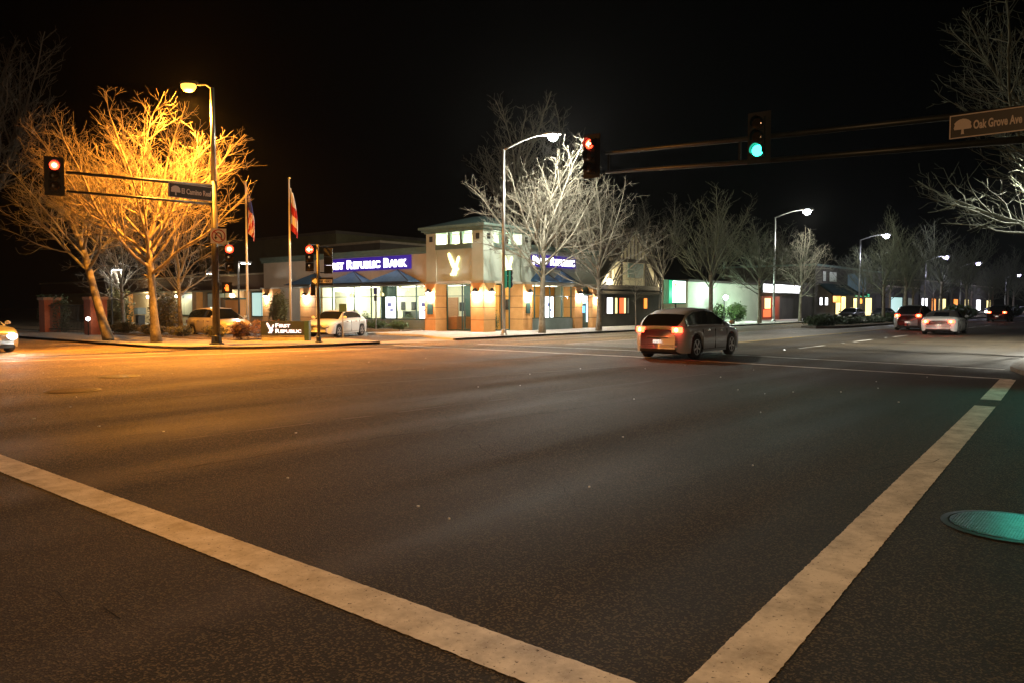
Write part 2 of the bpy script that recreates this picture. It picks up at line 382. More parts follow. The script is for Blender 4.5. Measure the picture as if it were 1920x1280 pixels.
# road studs between lanes
st0=None
def stud(x,y,m,lab):
    o=MB().add([(x-.05,y-.06,.004),(x+.05,y-.06,.004),(x+.05,y+.06,.004),(x-.05,y+.06,.004),(x-.03,y-.045,.022),(x+.03,y-.045,.022),(x+.03,y+.045,.022),(x-.03,y+.045,.022)],
        [(4,5,6,7),(0,1,5,4),(1,2,6,5),(2,3,7,6),(3,0,4,7)])
    o=o.build('road_stud',m); tag(o,lab,'road stud','reflective studs along the lane lines')
M['stud']=mat('stud',(.8,.8,.75),.2,metal=.4,coat=1); M['stud_y']=mat('stud_y',(.8,.6,.1),.2,metal=.4,coat=1)
for i in range(10):
    stud(28.5+7*i,10.6,M['stud'],'small white reflective stud between the white lane dashes on the right carriageway')
for i in range(7):
    stud(31+8*i,14.18,M['stud_y'],'small yellow reflective stud beside the yellow centre line')

# pavements
SWZ=.10
M['concrete_lit']=mat('concrete_lit',(.42,.41,.38),.75,c2=(.54,.53,.50),scale=1.2,bump=.2,bscale=60)  # paler copy of concrete, lamplight on the bank pavement put into the colour
def slab(name,poly,z=SWZ,kw=.16,label=None):
    mb=MB(); mb.prism(poly,'z',-.05,z); struct(mb,name,M['concrete_lit' if name=='pavement_bank' else 'concrete'],label)
corner=[(14.0,120),(14.0,30.5),(14.15,29.2),(14.6,28.1),(15.3,27.2),(16.3,26.4),(17.8,25.9),(19.5,25.75),(21.9,25.75),(22.6,27.4),(22.9,29.6),(18.9,31.5),(17.9,33.5),(17.9,120)]
slab('pavement_corner',corner)
slab('pavement_bank',[(26.3,25.5),(300,25.5),(300,33),(33.2,33),(33.2,34.8),(28.6,34.8),(28.4,30.2),(27,27.5)])
slab('pavement_right',[(18.3,-40),(18.3,-1.5),(18.8,-.2),(19.7,1.0),(20.8,1.9),(22,2.45),(23.4,2.85),(26,3.0),(300,3.0),(300,-40)])
# kerbstones
def kerb(name,path,wd=.17,z=SWZ+.004,lo=None):
    mb=MB(); n=len(path)
    for i in range(n-1):
        a=Vector((*path[i],0)); b=Vector((*path[i+1],0)); d=(b-a).normalized(); nn=Vector((d.y,-d.x,0))*wd
        q=[a,b,b+nn,a+nn]; z0=-.05
        mb.add([(p.x,p.y,z0) for p in q]+[(p.x,p.y,z) for p in q],[(0,1,2,3),(7,6,5,4),(4,5,1,0),(5,6,2,1),(6,7,3,2),(7,4,0,3)])
    struct(mb,name,M['kerb'])
kerb('kerb_corner',[(21.9,25.75),(19.5,25.75),(17.8,25.9),(16.3,26.4),(15.3,27.2),(14.6,28.1),(14.15,29.2),(14.0,30.5),(14.0,120)])
kerb('kerb_bank',[(300,25.5),(26.3,25.5)])
kerb('kerb_right',[(18.3,-40),(18.3,-1.5),(18.8,-.2),(19.7,1.0),(20.8,1.9),(22,2.45),(23.4,2.85),(26,3.0),(300,3.0)],)
mb=MB(); flat(mb,[(21.9,25.6),(26.3,25.5),(27.2,27.8),(22.4,27.4)],.006); struct(mb,'driveway_apron',M['concrete'])
mb=MB(); flat(mb,[(22.5,27.5),(27.1,27.9),(28.5,30.3),(28.7,34.9),(33.2,34.9),(33.2,120),(20.6,120),(20.6,33.3),(23,30)],.004); struct(mb,'parking_lot',M['asphalt_lot'])
mb=MB(); mb.prism([(18.0,33.6),(19.0,31.6),(22.6,29.9),(23,30.2),(20.8,33.4),(20.6,120),(18.0,120)],'z',-.02,SWZ+.03); o=struct(mb,'planting_bed',M['mulch'])
mb=MB(); mb.prism([(31.5,35.1),(33.3,35.1),(33.3,46),(31.5,46)],'z',-.02,.16); struct(mb,'planting_bed',M['mulch'])
mb=MB(); mb.box(31.33,31.49,35,46,0,.18); struct(mb,'kerb_bed',M['concrete'])
# median
mb=MB(); mb.prism([(56,18.6),(57.5,17.6),(60,17.3),(300,17.0),(300,20.2),(60,20.3),(57,20)],'z',-.02,.14); struct(mb,'median_island',M['mulch'])
kerb('kerb_median',[(300,20.2),(60,20.3),(57,20),(56,18.6),(57.5,17.6),(60,17.3),(300,17.0)][::-1],.16,.16)
# ground beyond
mb=MB(); flat(mb,[(33.2,33),(400,33),(400,300),(-300,300),(-300,60),(6,60),(6,120),(33.2,120)],.002); struct(mb,'far_ground',M['asphalt_lot'])
mb=MB()
for i in range(60): mb.box(27.5+i*1.8,27.515+i*1.8,25.7,29.7,SWZ,SWZ+.003)
for i in range(18): mb.box(14.2,17.9,30.5+i*1.8,30.515+i*1.8,SWZ,SWZ+.003)
struct(mb,'pavement_joint',M['seam_dark'])
# manholes
def manhole(x,y,r_,lab,m=None):
    t=thing('manhole_cover',lab,'manhole cover',(x,y,0))
    MB().lathe([(r_+.05,.002),(r_+.05,.009),(r_,.012),(r_,.002)],(x,y,0),k=48).build('ring',M['dark_metal'],t)
    mb=MB(); mb.lathe([(r_-.012,.002),(r_-.012,.014)],(x,y,0),k=48)
    n=20
    for i in range(-n,n+1):
        yy=i*r_/n*.96; hw=math.sqrt(max(0,(r_*.93)**2-yy*yy))
        if hw>.04:
            mb.box(x-hw,x+hw,y+yy-.005,y+yy+.005,.0138,.0158)
            mb.box(x+yy-.005,x+yy+.005,y-hw,y+hw,.0138,.016)
    mb.build('lid',m or M['manhole'],t)
manhole(6.75,.80,.40,'round iron manhole cover beside the right white stripe shining teal')
manhole(6.0,16.2,.45,'round iron manhole cover on the left asphalt, the nearer of two',M['dark_metal'])
manhole(7.9,18.6,.40,'round iron manhole cover on the left asphalt, the farther of two',M['dark_metal'])

# ------------------------------------------------------------------ trees
def grow(seed,H,th,tr,spread,lean=(0,0),limbs=9,dense=1.0,low=.8,cz=.5,droop=0.0,tw=1.0,up=.16):
    rd=random.Random(seed); T=MB(); C=MB()
    top=Vector((lean[0],lean[1],th)); pts=[];rad=[]
    n=9
    for i in range(n+1):
        f=i/n; pts.append(Vector((lean[0]*f+math.sin(f*4+seed)*.05*th/5, lean[1]*f+math.cos(f*3.1+seed)*.05*th/5, th*f))); rad.append(tr*(1.28-.28*min(1,f*7) if f<.15 else 1-.35*f))
    T.tube(pts,rad,9)
    cen=Vector((lean[0],lean[1],0))+Vector((0,0,th+(H-th)*cz)); ez=(H-th)*max(cz,1-cz)*1.0+.2
    def inside(p):
        d=p-cen; e=ez if d.z>0 else ez*low
        return (d.x/spread)**2+(d.y/spread)**2+(d.z/e)**2<1
    def br(p,d,L_,r0,lev):
        seg=[.42,.32,.22,.16][lev]; k=max(2,int(L_/seg)); P=[p.copy()]; D=d.normalized()
        wob=[.08,.11,.13,.13][lev]
        for i in range(k):
            D=(D+Vector((rd.gauss(0,wob),rd.gauss(0,wob),rd.gauss(0,wob)+up*(1+.5*lev)*(1-D.z)-droop*(lev>1)))).normalized()
            q=P[-1]+D*seg
            if not inside(q) and i>0: break
            P.append(q)
        m=len(P)
        R_=[max(r0*(1-.78*i/(m-1)),.0042*tw) for i in range(m)]
        C.tube(P,R_,[6,4,3,3][lev],cap=False)
        if lev==3: return
        sp=[.36,.30,.30][lev]/dense; tot=seg*(m-1); s=tot*[.18,.15,.12][lev]; side=rd.random()*6.28
        while s<tot:
            f=s/seg; i=min(int(f),m-2); q=P[i].lerp(P[i+1],f-i); ax=(P[i+1]-P[i]).normalized()
            side+=2.4+rd.uniform(-.5,.5)
            a=Vector((0,0,1)) if abs(ax.z)<.9 else Vector((1,0,0)); u=ax.cross(a).normalized(); v=ax.cross(u)
            ang=R(rd.uniform(28,58)); nd=ax*math.cos(ang)+(u*math.cos(side)+v*math.sin(side))*math.sin(ang)
            Ln=[(tot-s)*.62+.5,(tot-s)*.55+.25,rd.uniform(.3,.85)][lev]*rd.uniform(.6,1.15)
            rr=R_[i]*[.55,.5,.5][lev]
            br(q,nd,Ln,rr,lev+1)
            s+=sp*rd.uniform(.6,1.4)
    for j in range(limbs):
        f=.62+.38*j/(limbs-1) if limbs>1 else 1
        k=min(int(f*n),n-1); q=pts[k].lerp(pts[k+1],f*n-k)
        az=j*2.4+rd.uniform(-.4,.4); el=R(rd.uniform(12,40)+38*(j/(limbs-1)))
        d=Vector((math.cos(az)*math.cos(el),math.sin(az)*math.cos(el),math.sin(el)))
        br(q,d,max(spread,ez)*rd.uniform(1.1,1.6),tr*rd.uniform(.24,.40),0)
    br(top,Vector((lean[0]*.1,lean[1]*.1,1)),(H-th)*1.1,tr*.5,0); br(top,Vector((.5,-.3,.9)),(H-th)*1.1,tr*.4,0)
    return T,C
TREES={}
def tree(kind,loc,rz,label,group=None,scale=1.0,sz=None,name='bare_tree'):
    T,C,tm,cm=TREES[kind]
    t=thing(name,label,'tree',loc,rz,group)
    for nm,me in (('trunk',T),('crown',C)):
        o=bpy.data.objects.new(nm,me); COL.objects.link(o); o.parent=t
    t.scale=(scale,scale,sz or scale)
    return t
def deftree(kind,tm,cm,*a,**k):
    T,C=grow(*a,**k); res=[]
    for mbx,m in ((T,tm),(C,cm)):
        me=bpy.data.meshes.new(kind); me.from_pydata(mbx.v,[],mbx.f); me.materials.append(m); me.polygons.foreach_set('use_smooth',[True]*len(me.polygons)); res.append(me)
    TREES[kind]=(res[0],res[1],tm,cm)
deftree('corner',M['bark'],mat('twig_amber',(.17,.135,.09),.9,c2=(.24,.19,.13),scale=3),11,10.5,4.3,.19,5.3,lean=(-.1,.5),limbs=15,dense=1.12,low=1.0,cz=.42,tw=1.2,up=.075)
deftree('lean',M['bark'],M['twig'],23,8.0,4.7,.20,4.9,lean=(-.4,2.0),limbs=12,dense=1.1,low=1.15,cz=.4,tw=1.2,up=.05)
deftree('round',M['bark'],M['twig'],37,11.2,4.6,.18,4.9,limbs=13,dense=.85,low=1.0,cz=.42,tw=1.4,up=.045)
deftree('wide',M['bark'],M['twig'],41,8.4,3.6,.15,4.2,limbs=11,dense=.8,low=1.2,cz=.4,tw=1.3,up=.04)
deftree('young',M['bark'],M['twig'],53,5.4,2.6,.05,1.2,limbs=5,dense=.6,low=1.0)
deftree('big',M['bark_dark'],M['twig_dim'],61,15,5.0,.28,7.0,limbs=11,dense=.85,low=1.0,cz=.5,tw=2.0,up=.12)
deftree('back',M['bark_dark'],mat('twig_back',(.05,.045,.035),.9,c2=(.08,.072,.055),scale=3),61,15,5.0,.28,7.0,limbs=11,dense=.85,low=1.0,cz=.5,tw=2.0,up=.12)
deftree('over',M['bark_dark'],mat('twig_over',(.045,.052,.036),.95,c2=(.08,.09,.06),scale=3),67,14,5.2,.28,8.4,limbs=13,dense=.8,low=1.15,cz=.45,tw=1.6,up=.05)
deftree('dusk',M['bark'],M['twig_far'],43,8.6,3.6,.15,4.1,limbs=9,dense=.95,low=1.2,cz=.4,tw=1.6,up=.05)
deftree('far',M['bark'],M['twig_far'],71,11.5,4.2,.20,4.6,limbs=9,dense=.8,low=1.1,cz=.46,tw=2.0,up=.16)

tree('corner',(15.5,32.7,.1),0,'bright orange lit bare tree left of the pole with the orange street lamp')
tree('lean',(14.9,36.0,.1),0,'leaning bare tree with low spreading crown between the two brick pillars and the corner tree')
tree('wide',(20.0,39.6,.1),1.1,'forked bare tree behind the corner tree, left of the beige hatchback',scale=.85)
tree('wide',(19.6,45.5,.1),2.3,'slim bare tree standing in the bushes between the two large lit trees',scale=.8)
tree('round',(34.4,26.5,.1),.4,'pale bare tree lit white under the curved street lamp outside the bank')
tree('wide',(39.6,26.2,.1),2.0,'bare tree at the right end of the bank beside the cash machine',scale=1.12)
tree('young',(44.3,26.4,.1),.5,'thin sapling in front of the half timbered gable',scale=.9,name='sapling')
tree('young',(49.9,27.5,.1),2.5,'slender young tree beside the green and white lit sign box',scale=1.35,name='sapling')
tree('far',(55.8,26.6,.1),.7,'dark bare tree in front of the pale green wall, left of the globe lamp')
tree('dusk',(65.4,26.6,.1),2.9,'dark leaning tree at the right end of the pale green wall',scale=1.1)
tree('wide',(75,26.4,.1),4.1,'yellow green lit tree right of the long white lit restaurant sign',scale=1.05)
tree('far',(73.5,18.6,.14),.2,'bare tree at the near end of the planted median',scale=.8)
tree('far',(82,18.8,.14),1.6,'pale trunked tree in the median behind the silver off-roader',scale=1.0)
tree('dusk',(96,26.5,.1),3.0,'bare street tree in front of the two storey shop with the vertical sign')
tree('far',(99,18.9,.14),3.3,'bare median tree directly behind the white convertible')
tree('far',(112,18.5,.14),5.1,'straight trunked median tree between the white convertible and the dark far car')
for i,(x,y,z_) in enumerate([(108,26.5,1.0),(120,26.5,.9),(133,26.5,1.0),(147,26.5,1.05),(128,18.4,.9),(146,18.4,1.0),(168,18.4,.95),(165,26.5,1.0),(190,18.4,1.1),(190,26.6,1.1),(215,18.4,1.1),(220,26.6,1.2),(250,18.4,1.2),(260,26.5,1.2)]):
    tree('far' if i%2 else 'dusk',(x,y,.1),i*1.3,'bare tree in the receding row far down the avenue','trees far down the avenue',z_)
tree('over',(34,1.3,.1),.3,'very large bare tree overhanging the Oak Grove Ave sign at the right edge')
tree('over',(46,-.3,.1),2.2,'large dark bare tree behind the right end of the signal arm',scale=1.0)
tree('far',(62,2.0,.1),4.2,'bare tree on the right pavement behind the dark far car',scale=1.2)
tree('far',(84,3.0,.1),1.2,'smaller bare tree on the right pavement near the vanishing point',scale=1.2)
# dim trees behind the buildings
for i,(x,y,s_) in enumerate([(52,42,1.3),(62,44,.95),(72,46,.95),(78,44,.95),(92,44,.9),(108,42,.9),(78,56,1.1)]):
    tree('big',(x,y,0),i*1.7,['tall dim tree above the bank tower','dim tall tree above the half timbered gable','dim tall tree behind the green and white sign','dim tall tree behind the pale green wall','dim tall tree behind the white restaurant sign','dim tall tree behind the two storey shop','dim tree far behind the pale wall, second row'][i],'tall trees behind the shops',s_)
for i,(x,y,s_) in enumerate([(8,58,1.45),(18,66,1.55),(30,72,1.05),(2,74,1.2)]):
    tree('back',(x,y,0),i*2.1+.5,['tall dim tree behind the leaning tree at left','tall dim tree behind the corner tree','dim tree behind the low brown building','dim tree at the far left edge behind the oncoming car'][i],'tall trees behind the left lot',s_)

# ------------------------------------------------------------------ shrubs
def leaves(mb,c,r3,n,size,seed,shape='ell'):
    rd=random.Random(seed)
    for _ in range(n):
        while True:
            p=Vector((rd.uniform(-1,1),rd.uniform(-1,1),rd.uniform(-1,1)))
            if shape=='box' or p.length<1: break
        k=1+.18*math.sin(p.x*7+seed)+.15*math.sin(p.y*9+p.z*5)
        q=Vector((c[0]+p.x*r3[0]*k,c[1]+p.y*r3[1]*k,c[2]+p.z*r3[2]*k))
        a=Vector((rd.gauss(0,1),rd.gauss(0,1),rd.gauss(0,1))).normalized(); b=a.orthogonal().normalized(); s_=size*rd.uniform(.6,1.3)
        mb.add([q-a*s_,q+b*s_*.45,q+a*s_,q-b*s_*.45],[(0,1,2,3)])
def shrub(loc,r3,n,size,m,label,seed,shape='ell',name='shrub',group=None,stems=True):
    t=thing(name,label,'shrub',loc,0,group); mb=MB()
    leaves(mb,(loc[0],loc[1],loc[2]+r3[2]*1.02),r3,n,size,seed,shape); mb.build('foliage',m,t)
    if stems:
        rd=random.Random(seed); s=MB()
        for _ in range(6):
            a=rd.uniform(0,6.28); s.tube([loc,(loc[0]+math.cos(a)*r3[0]*.3,loc[1]+math.sin(a)*r3[1]*.3,loc[2]+r3[2]),(loc[0]+math.cos(a)*r3[0]*.6,loc[1]+math.sin(a)*r3[1]*.6,loc[2]+r3[2]*1.6)],[.02,.015,.006],4)
        s.build('stem',M['bark_dark'],t)
    return t
shrub((18.75,31.6,.13),(.42,.42,.40),2600,.045,M['leaf_red'],'round red leaved bush left of the slate bank sign',3)
shrub((19.9,31.4,.13),(.9,.5,.42),1800,.05,M['leaf_red'],'low red leaved hedge behind the slate bank sign',4)
shrub((19.2,34.6,.13),(.5,.7,.28),1400,.06,M['leaf_dry'],'low dry shrub below the side of the beige hatchback',5)
shrub((18.7,36.9,.13),(.5,.8,.25),1400,.06,M['leaf_dry'],'low dry shrub beside the rear wheel of the beige hatchback',6)
shrub((18.9,40.3,.13),(.6,1.3,.28),2000,.07,M['leaf_dry'],'low spreading shrub behind the corner tree trunk',7)
shrub((18.8,43.5,.13),(.6,1.2,.30),2000,.07,M['leaf_dry'],'low spreading shrub between the two lit tree trunks',8)
shrub((20.3,42.3,.13),(.6,.8,1.15),3600,.075,M['leaf_dry'],'tall glossy bush right of the corner tree trunk',9)
shrub((20.3,47.8,.13),(.6,1.3,1.2),4200,.08,M['leaf_dry'],'tall glossy bush left of the corner tree trunk',10)
shrub((20.0,40.6,.13),(.5,.5,1.0),2400,.07,M['leaf_dry'],'upright glossy bush behind the forked tree, left of the beige hatchback',11)
shrub((17.6,50.0,.1),(.5,1.25,.95),4200,.08,M['leaf_dark'],'clipped dark hedge between the two brick pillars',12,'box',name='hedge')
for i,(y,rr,mm,lb) in enumerate([(36.2,.5,'leaf','low green plant at the foot of the bank windows nearest the tower'),(38.3,.55,'leaf','leafy green plant under the middle of the bank windows'),(40.3,.6,'leaf_red','reddish plant in the bed under the bank windows'),(41.8,.5,'leaf','green plant just right of the white sedan'),(44.5,.45,'leaf','green plant hidden behind the white sedan')]):
    shrub((32.3,y,.16),(.5,.8,.26 if i!=2 else .36),1300,.06,M[mm],lb,20+i)
shrub((32.7,49.9,.0),(.5,1.0,1.25),5200,.08,M['leaf_dry'],'tall dark creeper bush against the bank wall between two lit columns',31)
shrub((69.8,30.6,.1),(1.3,.8,.85),2600,.12,M['leaf'],'bright green bush against the pale wall right of the globe lamp',32)
shrub((66.6,30.8,.1),(.8,.6,.8),1500,.12,M['leaf'],'thin leafy bush at the foot of the globe lamp',33)
for i in range(10):
    x=58.5+i*6.2; shrub((x,18.9-.02*i,.14),(3.0,1.0,.28+.12*(i%3==0)),1700,.13,M['leaf_dark'],['dark ground hugging shrub at the near tip of the median','dark low shrub second from the near tip of the median'][i] if i<2 else 'dark low shrub in the planted median strip',40+i,group='low shrubs along the median')
shrub((92,15.9,.1),(5,1.1,.75),2600,.2,M['leaf'],'mounded green shrubs on the median between the white convertible and the far dark car',60)
shrub((128,15.9,.1),(8,1.2,.7),2200,.25,M['leaf_dark'],'dark mounded shrubs on the median right of the far dark car',61)
# leafy evergreen at the left edge
t=thing('evergreen_tree','dark leafy evergreen tree behind the oncoming car at the left edge','tree',(12.5,56,0))
mb=MB()
for i,(dx,dy,dz,rr) in enumerate([(0,0,4.2,2.4),(-1.5,1,3.6,2.0),(1.6,.6,3.8,2.0),(.4,-.9,5.4,1.7),(-.8,-.4,2.9,1.6)]): leaves(mb,(12.5+dx,56+dy,dz),(rr,rr,rr*.75),2600,.16,70+i)
mb.build('foliage',M['leaf_dark'],t); MB().tube([(12.5,56,0),(12.6,56,1.8),(12.4,56.1,4)],[.25,.2,.1],8).build('trunk',M['bark_dark'],t)

# ------------------------------------------------------------------ street lamps
def street_lamp(base,armtop,head,label,power,color,lens,pm,r0=.09,group=None,light=True,head_s=1.0,cut=0):
    t=thing('street_lamp',label,'street lamp',(base[0],base[1],base[2]),0,group)
    bx,by,bz=base; 
    MB().tube([(bx,by,bz),(bx,by,armtop)],[r0,r0*.62],12).build('pole',pm,t,smooth=True)
    MB().lathe([(r0*2.0,0),(r0*2.0,.04),(r0*1.5,.10),(r0*1.2,.28),(r0*1.02,.30)],(bx,by,bz),k=16).build('base',pm,t)
    hx,hy,hz=head; a=Vector((bx,by,armtop-.05)); h=Vector(head); pts=[]
    for i in range(9):
        f=i/8; p=a.lerp(h,f); p.z=a.z+(h.z-a.z)*math.sin(f*math.pi/2); pts.append(p)
    MB().tube(pts,[r0*.5]*3+[r0*.4]*6,8).build('arm',pm,t,smooth=True)
    d=(h-a); ang=math.atan2(d.y,d.x); c=Vector(head)+Vector((math.cos(ang),math.sin(ang),0))*.25
    hm=MB(); hm.lathe([(.02,-.42),(.09,-.36),(.15,-.15),(.17,.1),(.14,.3),(.03,.38)],(0,0,0),'x',12)
    hm.xf(Matrix.Translation(c+Vector((0,0,.05)))@Matrix.Rotation(ang,4,'Z')@Matrix.Diagonal((head_s,head_s,.55*head_s,1)))
    ho=hm.build('lamp_head',pm,t,smooth=True)
    lm=MB(); lm.lathe([(.02,-.22),(.10,-.19),(.155,-.10),(.17,.03)],(0,0,0),'z',16)
    lm.xf(Matrix.Translation(c+Vector((0,0,-.04)))@Matrix.Rotation(ang,4,'Z')@Matrix.Diagonal((1.25*head_s,head_s,head_s,1)))
    lm.build('lens',lens,ho,smooth=True)
    if cut: lamp(t,(c.x,c.y,c.z-.40*head_s),power,color,.12,'SPOT',(0,0,0),cut,'bulb',.6)
    elif light: lamp(t,(c.x,c.y,c.z-.40*head_s),power,color,.12)
    return t
MERC=(1,.97,.82)
street_lamp((30.6,26.15,.1),9.7,(32.1,24.4,10.45),'grey street lamp with curved arm in front of the bank tower',6200,MERC,M['mercury'],M['grey_metal'],.10,head_s=1.25)
street_lamp((69,26.7,.1),9.6,(70.7,24.7,10.25),'grey street lamp in front of the white restaurant sign',2200,MERC,M['mercury'],M['grey_metal'],.11,head_s=1.7)
street_lamp((94.4,26.5,.1),9.2,(96.1,24.4,9.8),'grey street lamp beside the shop with the vertical sign',1800,(.85,.85,1),M['mercury_far'],M['grey_metal'],.11,head_s=1.8)
for i,(x,z) in enumerate([(129,8.9),(156,9.1),(208,8.6)]):
    street_lamp((x-1.7,26.5,.1),z-.7,(x,24.4,z),['street lamp over the trees right of the silver off-roader','street lamp above the median trees near the vanishing point','farthest street lamp at the right end of the avenue'][i],1300,(.75,.72,1),M['violet_far'],M['grey_metal'],.12,'street lamps receding down the avenue',head_s=2.0-.0*i)
# lamps of the right pavement and of the near corner, just outside the view
street_lamp((37.5,.9,.1),8.3,(37.8,3.0,8.8),'grey street lamp on the right pavement outside the frame',19000,MERC,M['mercury'],M['grey_metal'],.10,cut=132)
street_lamp((-4.5,-3.5,.0),9.4,(-2.8,-1.8,9.9),'street lamp at the near corner behind the viewer',3400,(1,.57,.25),M['sodium'],M['grey_metal'],.10)

# ------------------------------------------------------------------ traffic signals
def signal(parent,c,face,on=None,name='signal_head',arrow=False,plate=True,sc=1.0,power=0,dark_back=False):
    """three-lens head. c = middle of the head, face = yaw of the outward normal (radians)"""
    m=Matrix.Translation(c)@Matrix.Rotation(face,4,'Z')@Matrix.Diagonal((sc,sc,sc,1))   # local +x = outward
    def B(mb,nm,mt,par,sm=False): mb.xf(m); return mb.build(nm,mt,par,smooth=sm)
    h=MB(); 
    for k in (-1,0,1): h.box(-.10,.10,-.17,.17,k*.36-.172,k*.36+.172)
    H_=B(h,name,M['black'],parent)
    if plate: B(MB().box(-.012,.0,-.31,.31,-.68,.68).box(-.014,-.012,-.29,.29,-.66,.66),'backplate',M['black'],H_)
    for k,nm in ((1,'red_lens'),(0,'amber_lens'),(-1,'green_lens')):
        v=MB()
        for i in range(11):
            a0=R(-25+i*230/11); a1=R(-25+(i+1)*230/11)
            q=[(.10,.165*math.cos(a0),.165*math.sin(a0)),(.10,.165*math.cos(a1),.165*math.sin(a1)),(.34-.06*abs(math.cos(a1)),.165*math.cos(a1),.165*math.sin(a1)),(.34-.06*abs(math.cos(a0)),.165*math.cos(a0),.165*math.sin(a0))]
            v.add([(x,y,z+k*.36) for x,y,z in q],[(0,1,2,3)])
        B(v,'visor',M['black'],H_)
        lit = (on=='red' and k==1) or (on=='green' and k==-1)
        ln=MB(); ln.lathe([(.15,.101),(.145,.125),(.09,.145),(.01,.15)],(0,0,k*.36),'x',20)
        if lit and arrow:
            B(ln,nm,M['off_lens'],H_)
            # arrow points to the viewer's left (local +y when looking at the face is viewer's right)
            ar=MB(); s_=-1
            ar.prism([(s_*-.11,.36*k-.025),(s_*-.11,.36*k+.025),(s_*.0,.36*k+.025),(s_*.0,.36*k+.10),(s_*.12,.36*k),(s_*.0,.36*k-.10),(s_*.0,.36*k-.025)],'x',.152,.158)
            B(ar,nm,M['red_core'],H_)
            gl=MB(); gl.lathe([(.148,.128),(.12,.14)],(0,0,k*.36),'x',20); B(gl,nm,M['red_lens'],H_)
        elif lit: 
            B(ln,nm,M['red_lens'] if on=='red' else M['green_lens'],H_)
            cr=MB(); cr.lathe([(.085,.146),(.01,.155)],(0,0,k*.36),'x',20); B(cr,nm,M['red_core'] if on=='red' else M['green_lens'],H_)
        else: B(ln,nm,M['off_lens'],H_)
        if lit and power:
            p=m@Vector((.38,0,k*.36)); dr=(m.to_3x3()@Vector((1,0,0)))
            rot=dr.to_track_quat('-Z','Y').to_euler()
            lamp(parent,p,power,(1,.06,.03) if on=='red' else (.05,1,.72),.12,'SPOT',rot,150,'signal_glow',.5)
    return H_
def tree_emblem(mb,o,r_,u_,s,d):
    # spreading oak emblem: crown of scallops over a short trunk
    r_=Vector(r_);u_=Vector(u_);n_=r_.cross(u_);o=Vector(o)
    out=[(-.09,0),(-.07,.10),(-.06,.30),(-.46,.30),(-.50,.42),(-.44,.58),(-.47,.70),(-.34,.84),(-.18,.93),(0,.96),(.18,.93),(.34,.84),(.47,.70),(.44,.58),(.50,.42),(.46,.30),(.06,.30),(.07,.10),(.09,0)]
    n=len(out); vs=[o+r_*x*s+u_*y*s for x,y in out]+[o+r_*x*s+u_*y*s+n_*d for x,y in out]
    mb.add(vs,[list(range(n))[::-1],list(range(n,2*n))]+[(i,(i+1)%n,n+(i+1)%n,n+i) for i in range(n)])
def street_sign(parent,p0,r_,u_,wd,ht,txt,board,ink,sub='street_sign'):
    """p0 lower left corner seen from the front, normal = r x u"""
    r_=Vector(r_).normalized();u_=Vector(u_).normalized();n_=r_.cross(u_);p0=Vector(p0)
    def slabq(a,b,c,d,z0,z1,mb):
        q=[p0+r_*x+u_*y+n_*z for z in (z0,z1) for x,y in ((a,c),(b,c),(b,d),(a,d))]
        mb.add(q,[(3,2,1,0),(4,5,6,7),(0,1,5,4),(1,2,6,5),(2,3,7,6),(3,0,4,7)])
    mb=MB(); slabq(0,wd,0,ht,-.03,0,mb); S=mb.build(sub,board,parent)
    mb=MB(); e=.022
    slabq(0,wd,0,e,0,.006,mb); slabq(0,wd,ht-e,ht,0,.006,mb); slabq(0,e,e,ht-e,0,.006,mb); slabq(wd-e,wd,e,ht-e,0,.006,mb); mb.build('border',ink,S)
    mb=MB(); tree_emblem(mb,p0+r_*(ht*.5)+u_*(ht*.16)+n_*.002,r_,u_,ht*.68,.005); mb.build('tree_emblem',ink,S)
    mb=MB(); size=ht*.50; test=MB(); w0=text_mb(test,txt,size,(0,0,0),(1,0,0),(0,0,1)); avail=wd-ht*.85-.10
    text_mb(mb,txt,size,p0+r_*(ht*.90)+u_*(ht*.33)+n_*.004,r_,u_,.005,.008,sx=avail/w0); mb.build('lettering',ink,S)
    return S
# --- signal pole at the far left corner
PX_,PY_=16.2,29.1
t=thing('signal_pole','tall signal pole with orange street lamp and El Camino Real sign on its arm','traffic signal',(PX_,PY_,.1))
MB().tube([(PX_,PY_,.1),(PX_,PY_,6.6)],[.15,.12],14).build('lower_pole',M['pole_brown'],t,smooth=True)
MB().tube([(PX_,PY_,6.6),(PX_,PY_,10.3)],[.11,.075],14).build('lamp_mast',M['grey_metal'],t,smooth=True)
MB().lathe([(.30,0),(.30,.04),(.22,.07),(.20,.32),(.16,.36)],(PX_,PY_,.1),k=8).build('base',M['dark_metal'],t)
hd=(15.78,29.62,10.42)
MB().tube([(PX_,PY_,10.25),(16.05,29.3,10.42),hd],[.045,.04,.035],8).build('lamp_arm',M['dark_metal'],t)
hm=MB(); hm.lathe([(.03,-.40),(.12,-.3),(.17,0),(.15,.25),(.03,.36)],(0,0,0),'x',12); hm.xf(Matrix.Translation((15.62,29.85,10.50))@Matrix.Rotation(R(125),4,'Z')@Matrix.Diagonal((1,1,.55,1))); ho=hm.build('lamp_head',M['dark_metal'],t,smooth=True)
lm=MB(); lm.lathe([(.02,-.26),(.13,-.22),(.2,-.10),(.21,.03)],(0,0,0),'z',16); lm.xf(Matrix.Translation((15.62,29.85,10.40))@Matrix.Rotation(R(125),4,'Z')@Matrix.Diagonal((1.5,1.05,1,1))); lm.build('lens',M['sodium'],ho,smooth=True)
lamp(t,(15.62,29.85,9.98),3400,(1,.36,.035),.14); lamp(t,(15.62,29.85,9.97),27000,(1,.36,.035),.14,'SPOT',(0,0,0),158,'bulb',.75)
MB().tube([(PX_,PY_,6.42),(10.75,29.1,6.25)],[.075,.05],10).build('upper_arm',M['dark_metal'],t,smooth=True)
MB().tube([(PX_,PY_,5.70),(10.75,29.1,5.60)],[.06,.045],10).build('lower_arm',M['dark_metal'],t,smooth=True)
